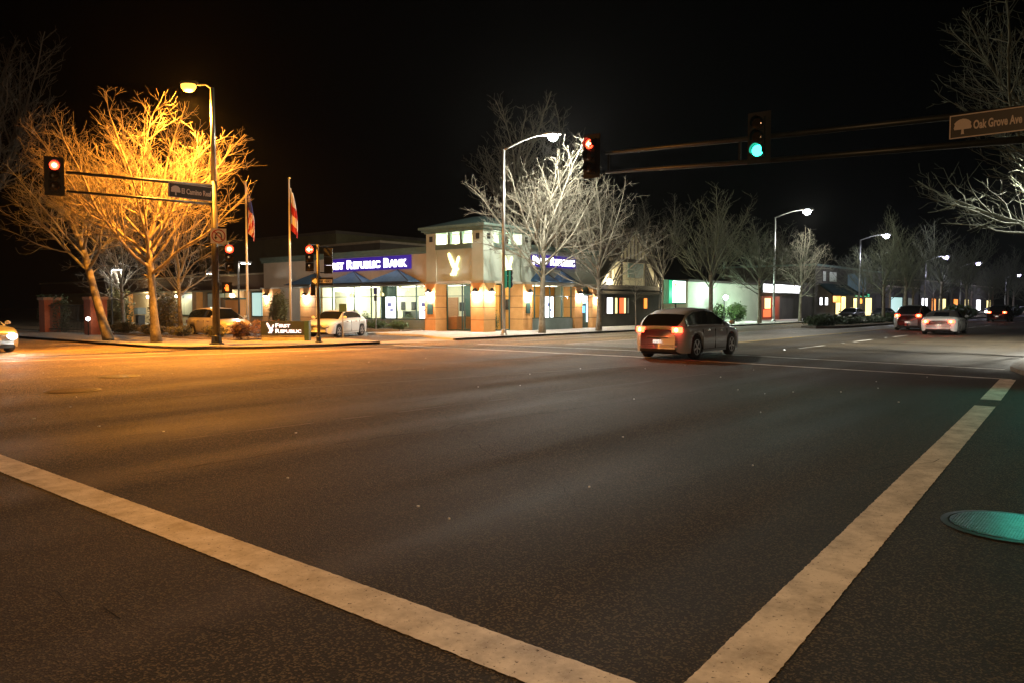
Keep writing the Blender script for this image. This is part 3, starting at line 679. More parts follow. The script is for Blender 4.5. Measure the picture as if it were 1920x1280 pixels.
signal(t,(10.35,29.05,6.06),R(-105),'red',power=90,sc=.97)
street_sign(t,(14.30,29.0,5.78),(1,0,0),(0,0,1),1.78,.56,'El Camino Real',M['sign_brown'],M['sign_pale'])
signal(t,(16.68,28.85,3.55),R(-118),'red',power=60,plate=False)
MB().tube([(16.68,28.95,2.9),(16.68,28.95,4.25)],.03,8).box(16.2,16.68,28.98,29.02,3.05,3.09).box(16.2,16.68,28.98,29.02,4.05,4.09).build('bracket',M['grey_metal'],t)
# pedestrian head
def ped_head(par,c,face):
    m=Matrix.Translation(c)@Matrix.Rotation(face,4,'Z')
    H_=MB().box(-.09,.09,-.2,.2,-.22,.22).xf(m).build('pedestrian_head',M['black'],par)
    h=MB(); h.box(.092,.098,-.055,.065,-.13,.02)
    for i,(y,z) in enumerate([(-.045,.10),(-.015,.13),(.018,.12),(.048,.09)]): h.box(.092,.098,y-.011,y+.011,.02,z)
    h.add([(.092,-.055,-.08),(.092,-.10,-.01),(.092,-.085,.01),(.092,-.055,-.04),(.098,-.055,-.08),(.098,-.10,-.01),(.098,-.085,.01),(.098,-.055,-.04)],[(0,1,2,3),(7,6,5,4),(0,4,5,1),(1,5,6,2),(2,6,7,3)])
    h.xf(m).build('hand_symbol',M['hand_lens'],H_)
ped_head(t,(16.55,28.85,2.36),R(-118))
# no u-turn sign on the pole
sg=MB().box(-.30,.30,-.008,.008,-.30,.30); mm=Matrix.Translation((16.25,28.9,4.42))@Matrix.Rotation(R(-20),4,'Z'); S=sg.xf(mm).build('no_u_turn_sign',M['sign_white'],t)
def ring(mb,r0,r1,y0,y1,a0=0,a1=360,k=32,c=(0,0)):
    for i in range(k):
        t0=R(a0+(a1-a0)*i/k); t1=R(a0+(a1-a0)*(i+1)/k)
        mb.prism([(c[0]+r0*math.cos(t0),c[1]+r0*math.sin(t0)),(c[0]+r1*math.cos(t0),c[1]+r1*math.sin(t0)),(c[0]+r1*math.cos(t1),c[1]+r1*math.sin(t1)),(c[0]+r0*math.cos(t1),c[1]+r0*math.sin(t1))],'y',y0,y1)
mb=MB(); ring(mb,.085,.125,-.0125,-.009,0,180,16,(0,.02)); mb.box(.085,.125,-.0125,-.009,-.16,.02); mb.box(-.125,-.085,-.0125,-.009,-.06,.02); mb.prism([(-.165,-.05),(-.045,-.05),(-.105,-.15)],'y',-.0125,-.009); mb.xf(mm).build('u_turn_arrow',M['sign_black'],S)
mb=MB(); ring(mb,.225,.265,-.013,-.0095); n0=len(mb.v); mb.box(-.235,.235,-.0155,-.0135,-.02,.02); mb.xf(Matrix.Rotation(R(45),4,'Y'),n0); mb.xf(mm); mb.build('prohibition_ring',M['sign_red'],S)
# --- second pole with red arrow and ONE WAY sign
QX,QY=19.7,27.1
t=thing('signal_pole','short signal post with red left arrow and ONE WAY sign','traffic signal',(QX,QY,.1))
MB().tube([(QX,QY,.1),(QX,QY,4.2)],[.065,.055],12).build('pole',M['pole_brown'],t,smooth=True)
MB().lathe([(.16,0),(.16,.03),(.11,.06),(.10,.22),(.07,.25)],(QX,QY,.1),k=8).build('base',M['dark_metal'],t)
signal(t,(19.32,27.15,3.60),R(-125),'red',arrow=True,power=60,plate=False)
MB().box(19.3,19.72,27.13,27.17,3.0,3.04).box(19.3,19.72,27.13,27.17,4.16,4.2).build('bracket',M['grey_metal'],t)
signal(t,(20.12,26.95,3.52),R(45),None,plate=False,sc=1.0)
MB().box(19.7,20.12,26.93,26.97,3.0,3.04).box(19.7,20.12,26.93,26.97,4.1,4.14).build('bracket',M['dark_metal'],t)
ped_head(t,(19.38,27.05,2.28),R(150))
mm=Matrix.Translation((19.82,26.98,2.66))@Matrix.Rotation(R(-48),4,'Z')
S=MB().box(-.455,.455,-.01,.01,-.155,.155).xf(mm).build('one_way_sign',M['sign_black'],t)
mb=MB(); mb.prism([(-.44,0),(-.27,.13),(-.27,.075),(.42,.075),(.42,-.075),(-.27,-.075),(-.27,-.13)],'y',-.0135,-.0105); mb.xf(mm).build('white_arrow',M['sign_white'],S)
mb=MB(); rr_=mm.to_3x3()@Vector((1,0,0)); text_mb(mb,'ONE WAY',.125,mm@Vector((.075,-.0145,-.043)),rr_,(0,0,1),.003,.004,'CENTER'); mb.build('lettering',M['sign_black'],S)
# --- big arm on the right
RX,RY=20.0,1.15
t=thing('signal_pole','signal pole just outside the right edge holding the long arm with Oak Grove Ave sign','traffic signal',(RX,RY,.1))
MB().tube([(RX,RY,.1),(RX,RY,6.6)],[.17,.13],14).build('pole',M['dark_metal'],t,smooth=True)
MB().tube([(RX,RY,5.84),(RX,8,6.07),(RX,13.0,6.27)],[.085,.07,.055],12).build('upper_arm',M['dark_metal'],t,smooth=True)
MB().tube([(RX,RY,5.18),(RX,8,5.45),(RX,13.0,5.70)],[.085,.07,.055],12).build('lower_arm',M['dark_metal'],t,smooth=True)
MB().box(RX-.03,RX+.03,12.86,12.92,5.70,6.26).box(RX-.03,RX+.03,8.7,8.76,5.5,6.05).build('strut',M['dark_metal'],t)
signal(t,(RX-.1,13.45,6.22),R(180),'red',arrow=True,power=120,sc=.98)
signal(t,(RX-.14,8.15,6.05),R(183),'green',power=120,sc=.98)
street_sign(t,(RX-.12,3.72,5.40),(0,-1,0),(0,0,1),1.45,.52,'Oak Grove Ave',M['sign_brown'],M['sign_pale'])
signal(t,(RX-.1,1.75,3.45),R(186),'green',power=150,plate=False)
MB().box(RX-.14,RX-.06,RY,1.75,2.8,2.84).box(RX-.14,RX-.06,RY,1.75,4.02,4.06).build('bracket',M['grey_metal'],t)

# ------------------------------------------------------------------ flag poles
def flagpole(x,y,H,label,cal):
    t=thing('flagpole',label,'flagpole',(x,y,.05))
    MB().tube([(x,y,.05),(x,y,H)],[.075,.04],12).build('pole',M['pole_white'],t,smooth=True)
    MB().lathe([(.005,-.09),(.06,-.06),(.085,0),(.06,.06),(.005,.09)],(x,y,H+.08),k=12).build('finial',M['gold'],t,smooth=True)
    # limp flag hanging: folded sheet; rows down, columns across the folds
    z1=H-.45; hgt=2.5; nc=24; nr=22; mb=MB(); vs=[]
    right=Vector((math.sin(R(39.9)),-math.cos(R(39.9)),0)); fw=Vector((math.cos(R(39.9)),math.sin(R(39.9)),0))
    for r_ in range(nr+1):
        f=r_/nr
        for c in range(nc+1):
            g=c/nc; wdt=.12+.30*math.sin(min(1,f*1.2)*math.pi*.55)
            p=Vector((x,y,0))+right*(.06+g*wdt+.04*math.sin(g*9+f*2))+fw*(.10*math.sin(g*17+f*1.5)*(0.3+f)); zz=z1-f*hgt*(1-.12*(1-g))-g*.35+ (.10*g if f>.9 else 0)
            vs.append((p.x,p.y,zz))
    n=nc+1
    for r_ in range(nr):
        for c in range(nc):
            mb.f.append([r_*n+c,r_*n+c+1,(r_+1)*n+c+1,(r_+1)*n+c])
            if cal: mi = 1 if (r_>nr*.80 or (r_>nr*.35 and r_<nr*.55)) else 0
            else:
                mi = 2 if (r_<nr*.38) else (1 if int((c*.9+r_*.75)/2.1)%2 else 0)
            mb.m.append(mi)
    mb.v=vs
    mb.build('flag',[M['flag_white'],M['flag_red'],M['flag_blue']],t,smooth=True)
flagpole(24.5,36.2,8.45,'white flagpole with a limp white and red flag, the right one of two',True)
flagpole(23.0,38.0,8.30,'white flagpole with a limp striped flag beside the orange lit tree',False)

# ------------------------------------------------------------------ eagle emblem
def eagle(mb,o,r_,u_,s,d):
    o=Vector(o);r_=Vector(r_).normalized();u_=Vector(u_).normalized();n_=r_.cross(u_)
    W1=[(-.02,.30),(-.10,.36),(-.20,.52),(-.28,.70),(-.36,.88),(-.37,1.0),(-.33,.98),(-.30,1.03),(-.27,.98),(-.22,.97),(-.20,.90),(-.15,.86),(-.12,.78),(-.06,.70),(-.02,.60),(.03,.52),(.07,.42),(.06,.30)]
    W2=[(.06,.32),(.08,.46),(.14,.62),(.20,.78),(.27,.86),(.32,.84),(.33,.74),(.29,.62),(.24,.52),(.20,.42),(.19,.34)]
    Bd=[(-.24,.08),(-.12,.14),(-.10,.24),(-.02,.34),(.08,.42),(.18,.40),(.25,.34),(.28,.27),(.23,.24),(.17,.20),(.16,.10),(.10,.0),(.02,.05),(-.04,-.01),(-.10,.05),(-.17,.0)]
    for P,k in ((W1,0),(W2,.002),(Bd,.004)):
        n=len(P); vs=[o+r_*x*s+u_*y*s+n_*k for x,y in P]+[o+r_*x*s+u_*y*s+n_*(d+k) for x,y in P]
        mb.add(vs,[list(range(n))[::-1],list(range(n,2*n))]+[(i,(i+1)%n,n+(i+1)%n,n+i) for i in range(n)])
# small-caps sign lettering with slab serifs
def smallcaps(mb,words,o,r_,u_,H,width,d,bold,pick=None):
    r_=Vector(r_).normalized(); u_=Vector(u_).normalized(); o=Vector(o)
    segs=[]
    for w_ in words: segs.append((w_[0],H)); segs.append((w_[1:],H*.78)); segs.append((None,H*.42))
    segs=segs[:-1]; tot=0; ws=[]
    for s_,h in segs:
        if s_ is None: ws.append(h); tot+=h; continue
        k=text_mb(MB(),s_,h/.70,(0,0,0),(1,0,0),(0,0,1),.01,bold)+H*.09; ws.append(k); tot+=k
    sx=width/tot; x=0; wi=0
    for (s_,h),k in zip(segs,ws):
        if s_ is None: wi+=1
        if s_ is not None and (pick is None or pick==wi): text_mb(mb,s_,h/.70,o+r_*x,r_,u_,d,bold,sx=sx)
        x+=k*sx

# ------------------------------------------------------------------ monument sign
t=thing('monument_sign','low slate sign wall with white eagle reading FIRST REPUBLIC','sign',(19.65,29.55,.1))
a=Vector((19.0,30.35,0)); b_=Vector((20.30,28.95,0)); rd_=(b_-a).normalized(); Ls=(b_-a).length; nn=Vector((rd_.y,-rd_.x,0))
mm=Matrix(((rd_.x,-nn.x,0,a.x),(rd_.y,-nn.y,0,a.y),(0,0,1,0),(0,0,0,1)))
MB().box(0,Ls,.0,.30,.34,.95).xf(mm).build('sign_panel',M['sign_slate'],t)
MB().box(.02,Ls-.0,.03,.27,.1,.338).xf(mm).build('plinth',M['bank_base'],t)
MB().box(Ls+.002,Ls+.20,-.10,.36,.1,.96).xf(mm).build('end_pier',M['frame_green'],t)
fr=a+nn*.012
mb=MB(); eagle(mb,fr+rd_*.42+Vector((0,0,.42)),rd_,(0,0,1),.46,.02); mb.build('eagle_emblem',M['letter_soft'],t)
mb=MB(); smallcaps(mb,['FIRST'],fr+rd_*.62+Vector((0,0,.68)),rd_,(0,0,1),.17,.68,.02,.006); smallcaps(mb,['REPUBLIC'],fr+rd_*.62+Vector((0,0,.44)),rd_,(0,0,1),.17,1.16,.02,.006); mb.build('lettering',M['letter_soft'],t)

# ------------------------------------------------------------------ bank
BK=thing('bank_building','tan and terracotta bank with corner tower, eagle emblems and purple lettered signs','bank',(33.3,30,0))
B=lambda mb,nm,m,par=None,**k: mb.build(nm,m,par or BK,**k)
# stucco walls
w_=MB()
B(MB().box(33.36,33.6,30.9,33.9,2.98,5.02),'tower_wall',M['stucco']); B(MB().box(34.2,36.8,30.06,30.3,2.98,5.02),'tower_wall',M['stucco'])
for q in ((33.3,34.2,30.0,30.9),(33.3,34.2,33.9,34.75),(36.8,37.7,30.0,30.9),(36.8,37.7,33.9,34.75)): B(MB().box(*q,2.98,6.02),'corner_pier',M['stucco'])
B(MB().box(33.5,33.7,34.752,45.95,2.95,4.88).box(33.5,33.7,45.95,53.0,2.95,4.88).box(33.9,34.1,48.0,51.4,0,2.94),'left_wing_wall',M['stucco_lamplit'])
B(MB().box(37.702,45.3,30.1,30.3,3.0,5.12).box(45.1,45.3,30.3,40,0,5.12),'right_wing_wall',M['stucco']); B(MB().box(33.7,45.1,52.8,53,0,4.9),'rear_wall',M['stucco'])
B(MB().box(33.25,33.3,34.9,53.1,2.90,2.98).box(33.3,33.5,34.9,53.1,2.90,2.945).box(33.22,33.3,29.92,34.8,2.96,3.10).box(33.3,45.4,29.92,29.995,2.96,3.10).box(37.72,45.4,29.99,30.09,2.9,2.995),'string_course',M['trim_tan'])
B(MB().box(33.38,33.72,34.76,53.15,4.882,5.06).box(33.30,33.75,34.76,53.2,5.062,5.28).box(37.72,45.4,29.98,30.32,5.122,5.22).box(37.72,45.45,29.88,30.35,5.222,5.40),'parapet',M['trim_green'])
# clerestory sill band + posts
B(MB().box(33.24,33.6,30.9,33.9,5.022,5.32).box(34.2,36.8,29.98,30.3,5.022,5.32),'sill_band',M['trim_green'])
pst=MB()
for y in (31.87,32.87): pst.box(33.36,33.56,y-.09,y+.09,5.322,6.02)
for x in (35.05,35.95): pst.box(x-.09,x+.09,30.06,30.26,5.322,6.02)
B(pst,'clerestory_post',M['trim_green'])
B(MB().box(33.46,33.47,30.9,33.9,5.322,6.02).box(34.2,36.8,30.15,30.16,5.322,6.02),'clerestory_glass',M['glass'])
B(MB().box(33.9,37.3,30.6,34.4,5.0,5.02).box(34.55,34.65,31.2,34.2,5.03,6.0).box(34.6,36.8,31.5,31.7,5.03,6.0),'tower_lining',M['wall_in'])
lamp(BK,(34.1,31.5,5.25),320,(1,.9,.66),.05); lamp(BK,(34.1,33.3,5.25),240,(1,.9,.66),.05); lamp(BK,(35.6,30.8,5.25),380,(1,.95,.82),.05)
for y in (30.45,34.33): B(MB().box(33.285,33.299,y-.14,y+.14,5.52,5.86),'wall_vent',M['dark_metal'])
for x in (33.75,37.25): B(MB().box(x-.14,x+.14,29.985,29.999,5.52,5.86),'wall_vent',M['dark_metal'])
cn=MB(); 
for z0,z1,e in ((6.022,6.12,.10),(6.122,6.26,.22),(6.262,6.40,.36)): cn.box(33.3-e,37.7+e,30-e,34.75+e,z0,z1)
B(cn,'cornice',M['trim_green'])
rf=MB(); rf.add([(32.96,29.66,6.402),(38.04,29.66,6.402),(38.04,35.09,6.402),(32.96,35.09,6.402),(35.5,31.9,7.15),(35.5,32.9,7.15)],[(0,1,4),(1,2,5,4),(2,3,5),(3,0,4,5),(3,2,1,0)]); B(rf,'tower_roof',M['roof_teal'])
B(MB().box(33.72,45.08,34.8,52.8,4.6,4.7).box(37.72,45.08,30.32,34.8,4.6,4.7),'flat_roof',M['dark_wall'])
# columns
cols=[(33.2,34.25,29.9,30.92,'x'),(33.2,34.25,33.87,34.8,'x'),(36.8,37.75,29.9,30.95,'y'),(33.25,34.2,46.1,47.95,'x'),(33.25,34.2,51.45,52.85,'x'),(42.4,43.3,29.95,30.9,'y'),(44.5,45.32,29.95,30.9,'y')]
for i,(x0,x1,y0,y1,_) in enumerate(cols):
    c=B(MB().box(x0,x1,y0,y1,0,2.955 if i<3 else 2.895),'column',M['terracotta'],bevel=.01)
    for z in (.80,1.52,2.22): B(MB().box(x0-.004,x1+.004,y0-.004,y1+.004,z-.014,z+.014),'joint',M['joint'],c)
def sconce(x,y,z,dx,dy,pw=190):
    s=MB(); ang=math.atan2(dy,dx)
    s.lathe([(.13,0),(.17,.03),(.16,.12),(.09,.20),(.03,.24)],(x+dx*.16,y+dy*.16,z),k=12); o=B(s,'wall_light',M['dark_metal'])
    g=MB(); g.lathe([(.03,-.10),(.11,-.06),(.135,0)],(x+dx*.16,y+dy*.16,z-.002),k=12); g.build('lamp_glass',M['wall_lamp'],o)
    lamp(BK,(x+dx*.26,y+dy*.26,z-.22),pw,(1,.93,.86),.07)
sconce(33.2,30.45,2.42,-1,0); sconce(33.75,29.9,2.42,0,-1); sconce(33.2,34.35,2.42,-1,0); sconce(37.35,29.9,2.42,0,-1)
sconce(33.25,47.2,2.35,-1,0); sconce(33.25,52.2,2.35,-1,0); sconce(42.85,29.95,2.40,0,-1,140); sconce(44.95,29.95,2.2,0,-1,110)
B(MB().box(33.16,33.195,34.08,34.55,1.10,1.74),'plaque',M['frame_green']); B(MB().box(37.1,37.5,29.86,29.895,1.15,1.8),'plaque',M['frame_green'])
# glazing
def glazed(nm,ax,pl,a0,a1,z0,z1,vs,hs,par=None,fr=.05):
    mb=MB()
    def bx(a,b,z,zz,t0=-.04,t1=.04):
        if ax=='x': mb.box(pl+t0,pl+t1,a,b,z,zz)
        else: mb.box(a,b,pl+t0,pl+t1,z,zz)
    bx(a0,a1,z0,z0+fr*1.4); bx(a0,a1,z1-fr,z1); bx(a0,a0+fr,z0+fr*1.4,z1-fr); bx(a1-fr,a1,z0+fr*1.4,z1-fr)
    for v in vs: bx(v-fr*.5,v+fr*.5,z0+fr*1.4,z1-fr,-.038,.038)
    for h in hs: bx(a0+fr,a1-fr,h-fr*.4,h+fr*.4,-.035,.035)
    o=B(mb,nm,M['frame_green'],par)
    g=MB()
    if ax=='x': g.add([(pl,a0,z0),(pl,a1,z0),(pl,a1,z1),(pl,a0,z1)],[(0,1,2,3)])
    else: g.add([(a0,pl,z0),(a1,pl,z0),(a1,pl,z1),(a0,pl,z1)],[(0,1,2,3)])
    g.build('pane',M['glass'],o)
    return o
glazed('window','x',33.62,34.82,46.08,.72,2.94,[36.0,37.9,39.4,40.4,42.2,44.6],[2.22])
B(MB().box(33.45,33.75,34.82,46.08,0,.715),'low_wall',M['low_wall'])
glazed('window','x',34.2,30.95,33.85,.1,2.94,[32.55],[2.22])
glazed('window','y',30.95,34.27,36.78,.1,2.94,[35.2,36.0],[2.22])
dr=glazed('door','x',34.1,31.15,32.3,.1,2.2,[],[1.0],fr=.09)
MB().box(33.98,34.03,32.12,32.16,.95,1.35).build('handle',M['chrome'],dr)
glazed('window','y',30.25,37.78,42.38,.80,2.98,[38.4,40.0,41.3],[2.25])
lw=MB()
for i in range(8):
    x0=37.78+i*4.6/8; x1=x0+4.6/8; d0=.28*math.sin(math.pi*i/8); d1=.28*math.sin(math.pi*(i+1)/8)
    lw.add([(x0,30.1-d0,0),(x1,30.1-d1,0),(x1,30.1-d1,.79),(x0,30.1-d0,.79),(x0,30.4,.79),(x1,30.4,.79)],[(0,1,2,3),(3,2,5,4)])
B(lw,'low_wall',M['low_wall'])
# interior
B(MB().box(33.8,45.0,34.9,52.7,.02,.06).box(34.3,45.0,31.1,34.9,.02,.06),'floor',M['floor_in'])
B(MB().box(33.75,45.0,34.85,52.7,2.98,3.0).box(34.3,45.0,31.05,34.85,2.98,3.0),'ceiling',M['wall_in'])
B(MB().box(38.5,38.7,36.5,46,.06,2.97).box(33.8,38.5,46.0,46.1,.06,2.97),'partition',M['wall_in'])
B(MB().box(37.6,45.0,33.6,33.8,.06,2.97).box(36.9,37.05,31.9,33.6,.06,2.97),'orange_partition',M['wall_in_orange'])
B(MB().box(35.9,36.0,40.6,42.0,.06,2.97).box(34.3,34.4,39.6,40.2,.06,2.97),'inner_post',M['frame_green'])
cl=MB()
for x in (35.2,37.2):
    for y in (36,38.2,40.4,42.6,44.8): cl.box(x-.3,x+.3,y-.6,y+.6,2.955,2.975)
for x,y in ((39,32.4),(41,32.4),(43,32.4),(35.6,32.4)): cl.box(x-.3,x+.3,y-.3,y+.3,2.955,2.975)
B(cl,'ceiling_light',M['ceil_lamp'])
for y in (36.2,39,41.8,44.4): lamp(BK,(36.0,y,2.7),80 if y<42 else 480,(1,.95,.76) if y<42 else (.95,1,.95),.3)
for x in (38.9,41.2): lamp(BK,(x,32.2,2.7),70,(1,.82,.50),.3)
lamp(BK,(35.6,32.6,2.7),70,(1,.85,.55),.3)
B(MB().box(34.6,36.6,33.4,34.4,.06,.95),'counter',M['wood']); B(MB().box(39.2,41.8,33.45,33.59,1.35,2.05),'wall_screen',M['black'])
B(MB().box(38.0,39.2,31.3,31.9,.06,1.15).box(34.9,35.3,32.0,32.3,.06,1.6),'desk',M['black'])
for y in (37.0,39.6,43.4): B(MB().box(38.42,38.495,y,y+.95,.07,2.2),'inner_door',M['wood'])
for y,z in ((36.45,1.5),(38.4,1.5),(41.3,1.55),(42.4,1.55)): B(MB().box(38.44,38.49,y,y+.42,z-.25,z+.35),'picture_frame',M['dark_metal'])
for y in (36.6,38.9,41.2): B(MB().box(36.6,36.68,y,y+1.7,.07,1.25),'cubicle_screen',M['low_wall']); B(MB().box(35.9,36.55,y+.1,y+1.5,.70,.75).box(35.95,36.0,y+.15,y+.2,.07,.70).box(35.95,36.0,y+1.4,y+1.45,.07,.70),'desk',M['wood']); B(MB().box(36.2,36.25,y+.5,y+1.0,.85,1.2).box(36.1,36.35,y+.65,y+.85,.752,.78),'monitor',M['black'])
for y in (37.2,39.8,43.0): B(MB().box(34.0,34.03,y-.02,y+.02,2.5,2.95).lathe([(.02,.14),(.16,.06),(.18,-.08),(.10,-.12)],(34.0,y,2.38),k=14),'pendant_lamp',M['lit_yellow'])
B(MB().box(33.9,34.9,44.6,44.7,.07,2.6).box(33.9,34.5,42.9,42.95,.07,1.3),'screen_wall',M['wall_in'])
B(MB().box(38.3,38.49,34.9,36.3,.07,2.97),'green_column',M['frame_green'])
B(MB().box(35.2,35.3,31.3,31.5,.07,2.2).box(37.3,37.4,32.6,33.5,.07,2.97),'door_post',M['frame_green'])
# awnings
def awn(ax,c,hw,z0,z1,pl,dep,off=0):
    mb=MB(); e=MB()
    if ax=='x':
        mb.add([(pl-dep,c-hw,z0),(pl-dep,c+hw,z0),(pl,c,z1),(pl,c-hw,z0),(pl,c+hw,z0)],[(0,2,1),(0,3,2),(1,2,4),(0,1,4,3)])
        e.tube([(pl-dep,c-hw,z0),(pl-dep*.02-.02,c,z1)],.035,5).tube([(pl-dep,c+hw,z0),(pl-dep-.02,c-hw,z0)],.03,5)
    else:
        mb.add([(c-hw,pl-dep,z0),(c+hw,pl-dep,z0),(c,pl,z1),(c-hw,pl,z0),(c+hw,pl,z0)],[(0,1,2),(0,2,3),(1,4,2),(0,3,4,1)])
        e.tube([(c+hw,pl-dep,z0),(c,pl-.02,z1)],.035,5)
    o=B(mb,'awning',M['awning']); e.build('edge_trim',M['awning_edge'],o)
for y in (37.55,42.0,46.45): awn('x',y,2.2,3.12,3.95,33.48,1.1)
for x in (38.75,40.95): awn('y',x,1.05,3.15,3.95,30.09,.75)
# signs
S=B(MB().box(33.38,33.5,36.3,45.2,3.97,4.84),'sign',M['sign_purple'])
for q in range(3): mb=MB(); smallcaps(mb,['FIRST','REPUBLIC','BANK'],(33.36,44.95,4.14),(0,-1,0),(0,0,1),.56,8.4,.05,.022,q); mb.build('lettering',M['letter_white'],S)
S=B(MB().box(37.72,42.5,29.95,30.07,4.08,4.84),'sign',M['sign_purple'])
for q in range(2): mb=MB(); smallcaps(mb,['FIRST','REPUBLIC'],(37.82,29.93,4.23),(1,0,0),(0,0,1),.50,4.55,.05,.022,q); mb.build('lettering',M['letter_white'],S)
mb=MB(); eagle(mb,(33.30,32.35,3.42),(0,-1,0),(0,0,1),1.36,.05); B(mb,'eagle_emblem',M['eagle'])
mb=MB(); eagle(mb,(35.45,30.0,3.42),(1,0,0),(0,0,1),1.36,.05); B(mb,'eagle_emblem',M['eagle'])
# cash machine
at=B(MB().box(43.34,44.46,30.3,30.5,0,2.9),'cash_machine',M['frame_green'])
MB().box(43.5,44.3,30.24,30.298,1.95,2.3).build('fascia_light',M['letter_soft'],at); MB().box(43.62,44.0,30.24,30.298,1.15,1.6).build('screen',emis('atm_blue',(.1,.45,1),2.2),at)
rr=MB()
for a0,a1,b0,b1 in ((43.45,43.52,.5,1.9),(44.25,44.32,.5,1.9),(43.52,44.25,1.8,1.88)): rr.box(a0,a1,30.22,30.298,b0,b1)
rr.build('light_rim',emis('atm_rim',(.6,.85,1),2.0),at); MB().box(43.34,44.46,29.9,30.29,2.35,2.42).build('hood',M['frame_green'],at)
# things standing inside the bank
def board(x,y,wd,label,rz):
    t=thing('display_board',label,'display board',(x,y,.06),rz,'lit display boards in the bank windows')
    MB().box(-wd/2,wd/2,-.03,.03,.75,2.15).build('panel',M['poster'],t,world=False); MB().box(-wd/2-.03,wd/2+.03,-.02,.035,.70,.748).box(-.04,.04,-.02,.02,.0,.70).box(-.25,.25,-.15,.15,0,.03).build('stand',M['dark_metal'],t,world=False)
    MB().box(-wd*.3,wd*.1,-.036,-.031,1.5,1.75).box(-wd*.05,wd*.3,-.036,-.031,1.2,1.35).build('print',M['poster_ink'],t,world=False)
board(34.15,39.05,.95,'tall white lit display board in the middle of the left bank windows',R(-90))
board(34.15,35.8,.95,'tall white lit display board beside the bank tower column',R(-90))
board(40.6,30.75,.85,'tall white lit display board in the right hand bank window',0)
board(34.8,31.9,.55,'small pink lit notice board behind the bank entrance glass',R(-90))
shrub((35.0,42.7,.06),(.35,.35,.55),700,.07,M['leaf'],'potted green plant inside the brightly lit left bank window',91,name='potted_plant')
shrub((35.3,38.6,.06),(.3,.5,.5),500,.07,M['leaf'],'small green plant inside the bank window beside the middle display board',92,name='potted_plant')
shrub((36.0,31.5,.06),(.25,.25,.6),500,.06,M['leaf'],'flower arrangement behind the entrance glass of the bank',93,name='potted_plant')

# ------------------------------------------------------------------ small posts near the bank
def post_sign(x,y,h,label,bw,bh,board_m,face,name='post_sign',two=False):
    t=thing(name,label,'sign',(x,y,.1)); MB().tube([(x,y,.05),(x,y,h)],.025,8).build('post',M['grey_metal'],t)
    m=Matrix.Translation((x,y,h-bh/2))@Matrix.Rotation(face,4,'Z'); S=MB().box(.026,.036,-bw/2,bw/2,-bh/2,bh/2).xf(m).build('sign_plate',board_m,t)
    return t,m,S
post_sign(22.9,29.6,1.72,'small dark notice board on a thin post right of the slate bank sign',.34,.38,M['frame_green'],R(-130))
t,m_,S=post_sign(31.4,37.3,2.75,'tall dark post with parking signs in front of the bank windows',.3,.42,M['flag_blue'],R(180))
MB().box(.026,.034,-.14,.14,-.62,-.28).xf(m_).build('sign_plate',M['sign_black'],t)
MB().tube([(31.45,37.35,.05),(31.45,37.35,2.75)],.05,8).build('post',M['dark_metal'],t)
# lamp2 sign boxes: signal heads seen from the side
t=thing('signal_post','teal backed signal head strapped to the grey lamp pole outside the bank','traffic signal',(30.62,26.0,2.3))
signal(t,(30.95,26.05,3.05),R(25),'green',plate=False,sc=.85,power=60)
for k in (-1,1): MB().box(30.45+.32*(k>0),30.62+.32*(k>0),25.93,25.97,2.55,3.45).build('side_shield',mat('teal_shield%d'%k,(.03,.30,.22),.5),t)

# ------------------------------------------------------------------ left lot: pillars, fence, lamps, low building
for i,(x,y,lb) in enumerate([(17.2,49.5,'square brick pillar at the left end of the hedge'),(17.3,43.4,'square brick pillar behind the leaning tree')]):
    t=thing('brick_pillar',lb,'pillar',(x,y,.1),0,'brick gate pillars'); MB().box(x-.42,x+.42,y-.42,y+.42,.1,1.95).build('shaft',M['brick'],t); MB().box(x-.48,x+.48,y-.48,y+.48,1.952,2.1).build('cap',M['brick_cap'],t)
t=thing('metal_fence','dark metal rail fence in front of the hedge between the brick pillars','fence',(17.0,46.4,.1))
mb=MB(); mb.box(16.98,17.02,43.85,49.05,1.6,1.64).box(16.98,17.02,43.85,49.05,.3,.34); mb.build('rail',M['dark_metal'],t); mb=MB()
for i in range(28): mb.box(16.99,17.01,43.95+i*.18,43.97+i*.18,.12,1.7)
mb.build('baluster',M['dark_metal'],t)
def lot_lamp(x,y,h,label,dx,dy,pw=60):
    t=thing('lot_lamp',label,'street lamp',(x,y,.05),0,'car park lamps'); MB().tube([(x,y,.05),(x,y,h)],[.06,.05],8).build('pole',M['dark_metal'],t)
    o=MB().box(x+dx*.15-.2,x+dx*.9+.2,y+dy*.15-.16,y+dy*.9+.16,h-.02,h+.10).box(x,x+dx*.2+.03,y-.02,y+.02+dy*.2,h+.02,h+.06).build('lamp_head',M['dark_metal'],t)
    MB().box(x+dx*.25-.12,x+dx*.85+.12,y+dy*.25-.1,y+dy*.85+.1,h-.05,h-.022).build('lens',M['wall_lamp'],o)
    lamp(t,(x+dx*.6,y+dy*.6,h-.15),pw,(1,.9,.8),.1)
lot_lamp(19.6,46.9,3.75,'twin headed car park lamp between the two large lit trees',.6,-.5,260)
lot_lamp(23.4,41.8,3.5,'car park lamp on a thin pole right of the corner tree',-.7,.3,260)
lot_lamp(24.2,40.9,4.1,'car park lamp just left of the tall signal pole',.6,-.4,260)
t=thing('path_light','white globe light low on the ground beside the leaning tree','lamp',(17.0,43.0,.1)); MB().tube([(16.6,42.6,.1),(16.6,42.6,.85)],.03,8).build('post',M['dark_metal'],t); MB().lathe([(.01,-.1),(.08,-.06),(.10,0),(.08,.06),(.01,.1)],(16.6,42.6,.95),k=12).build('globe',M['wall_lamp'],t)
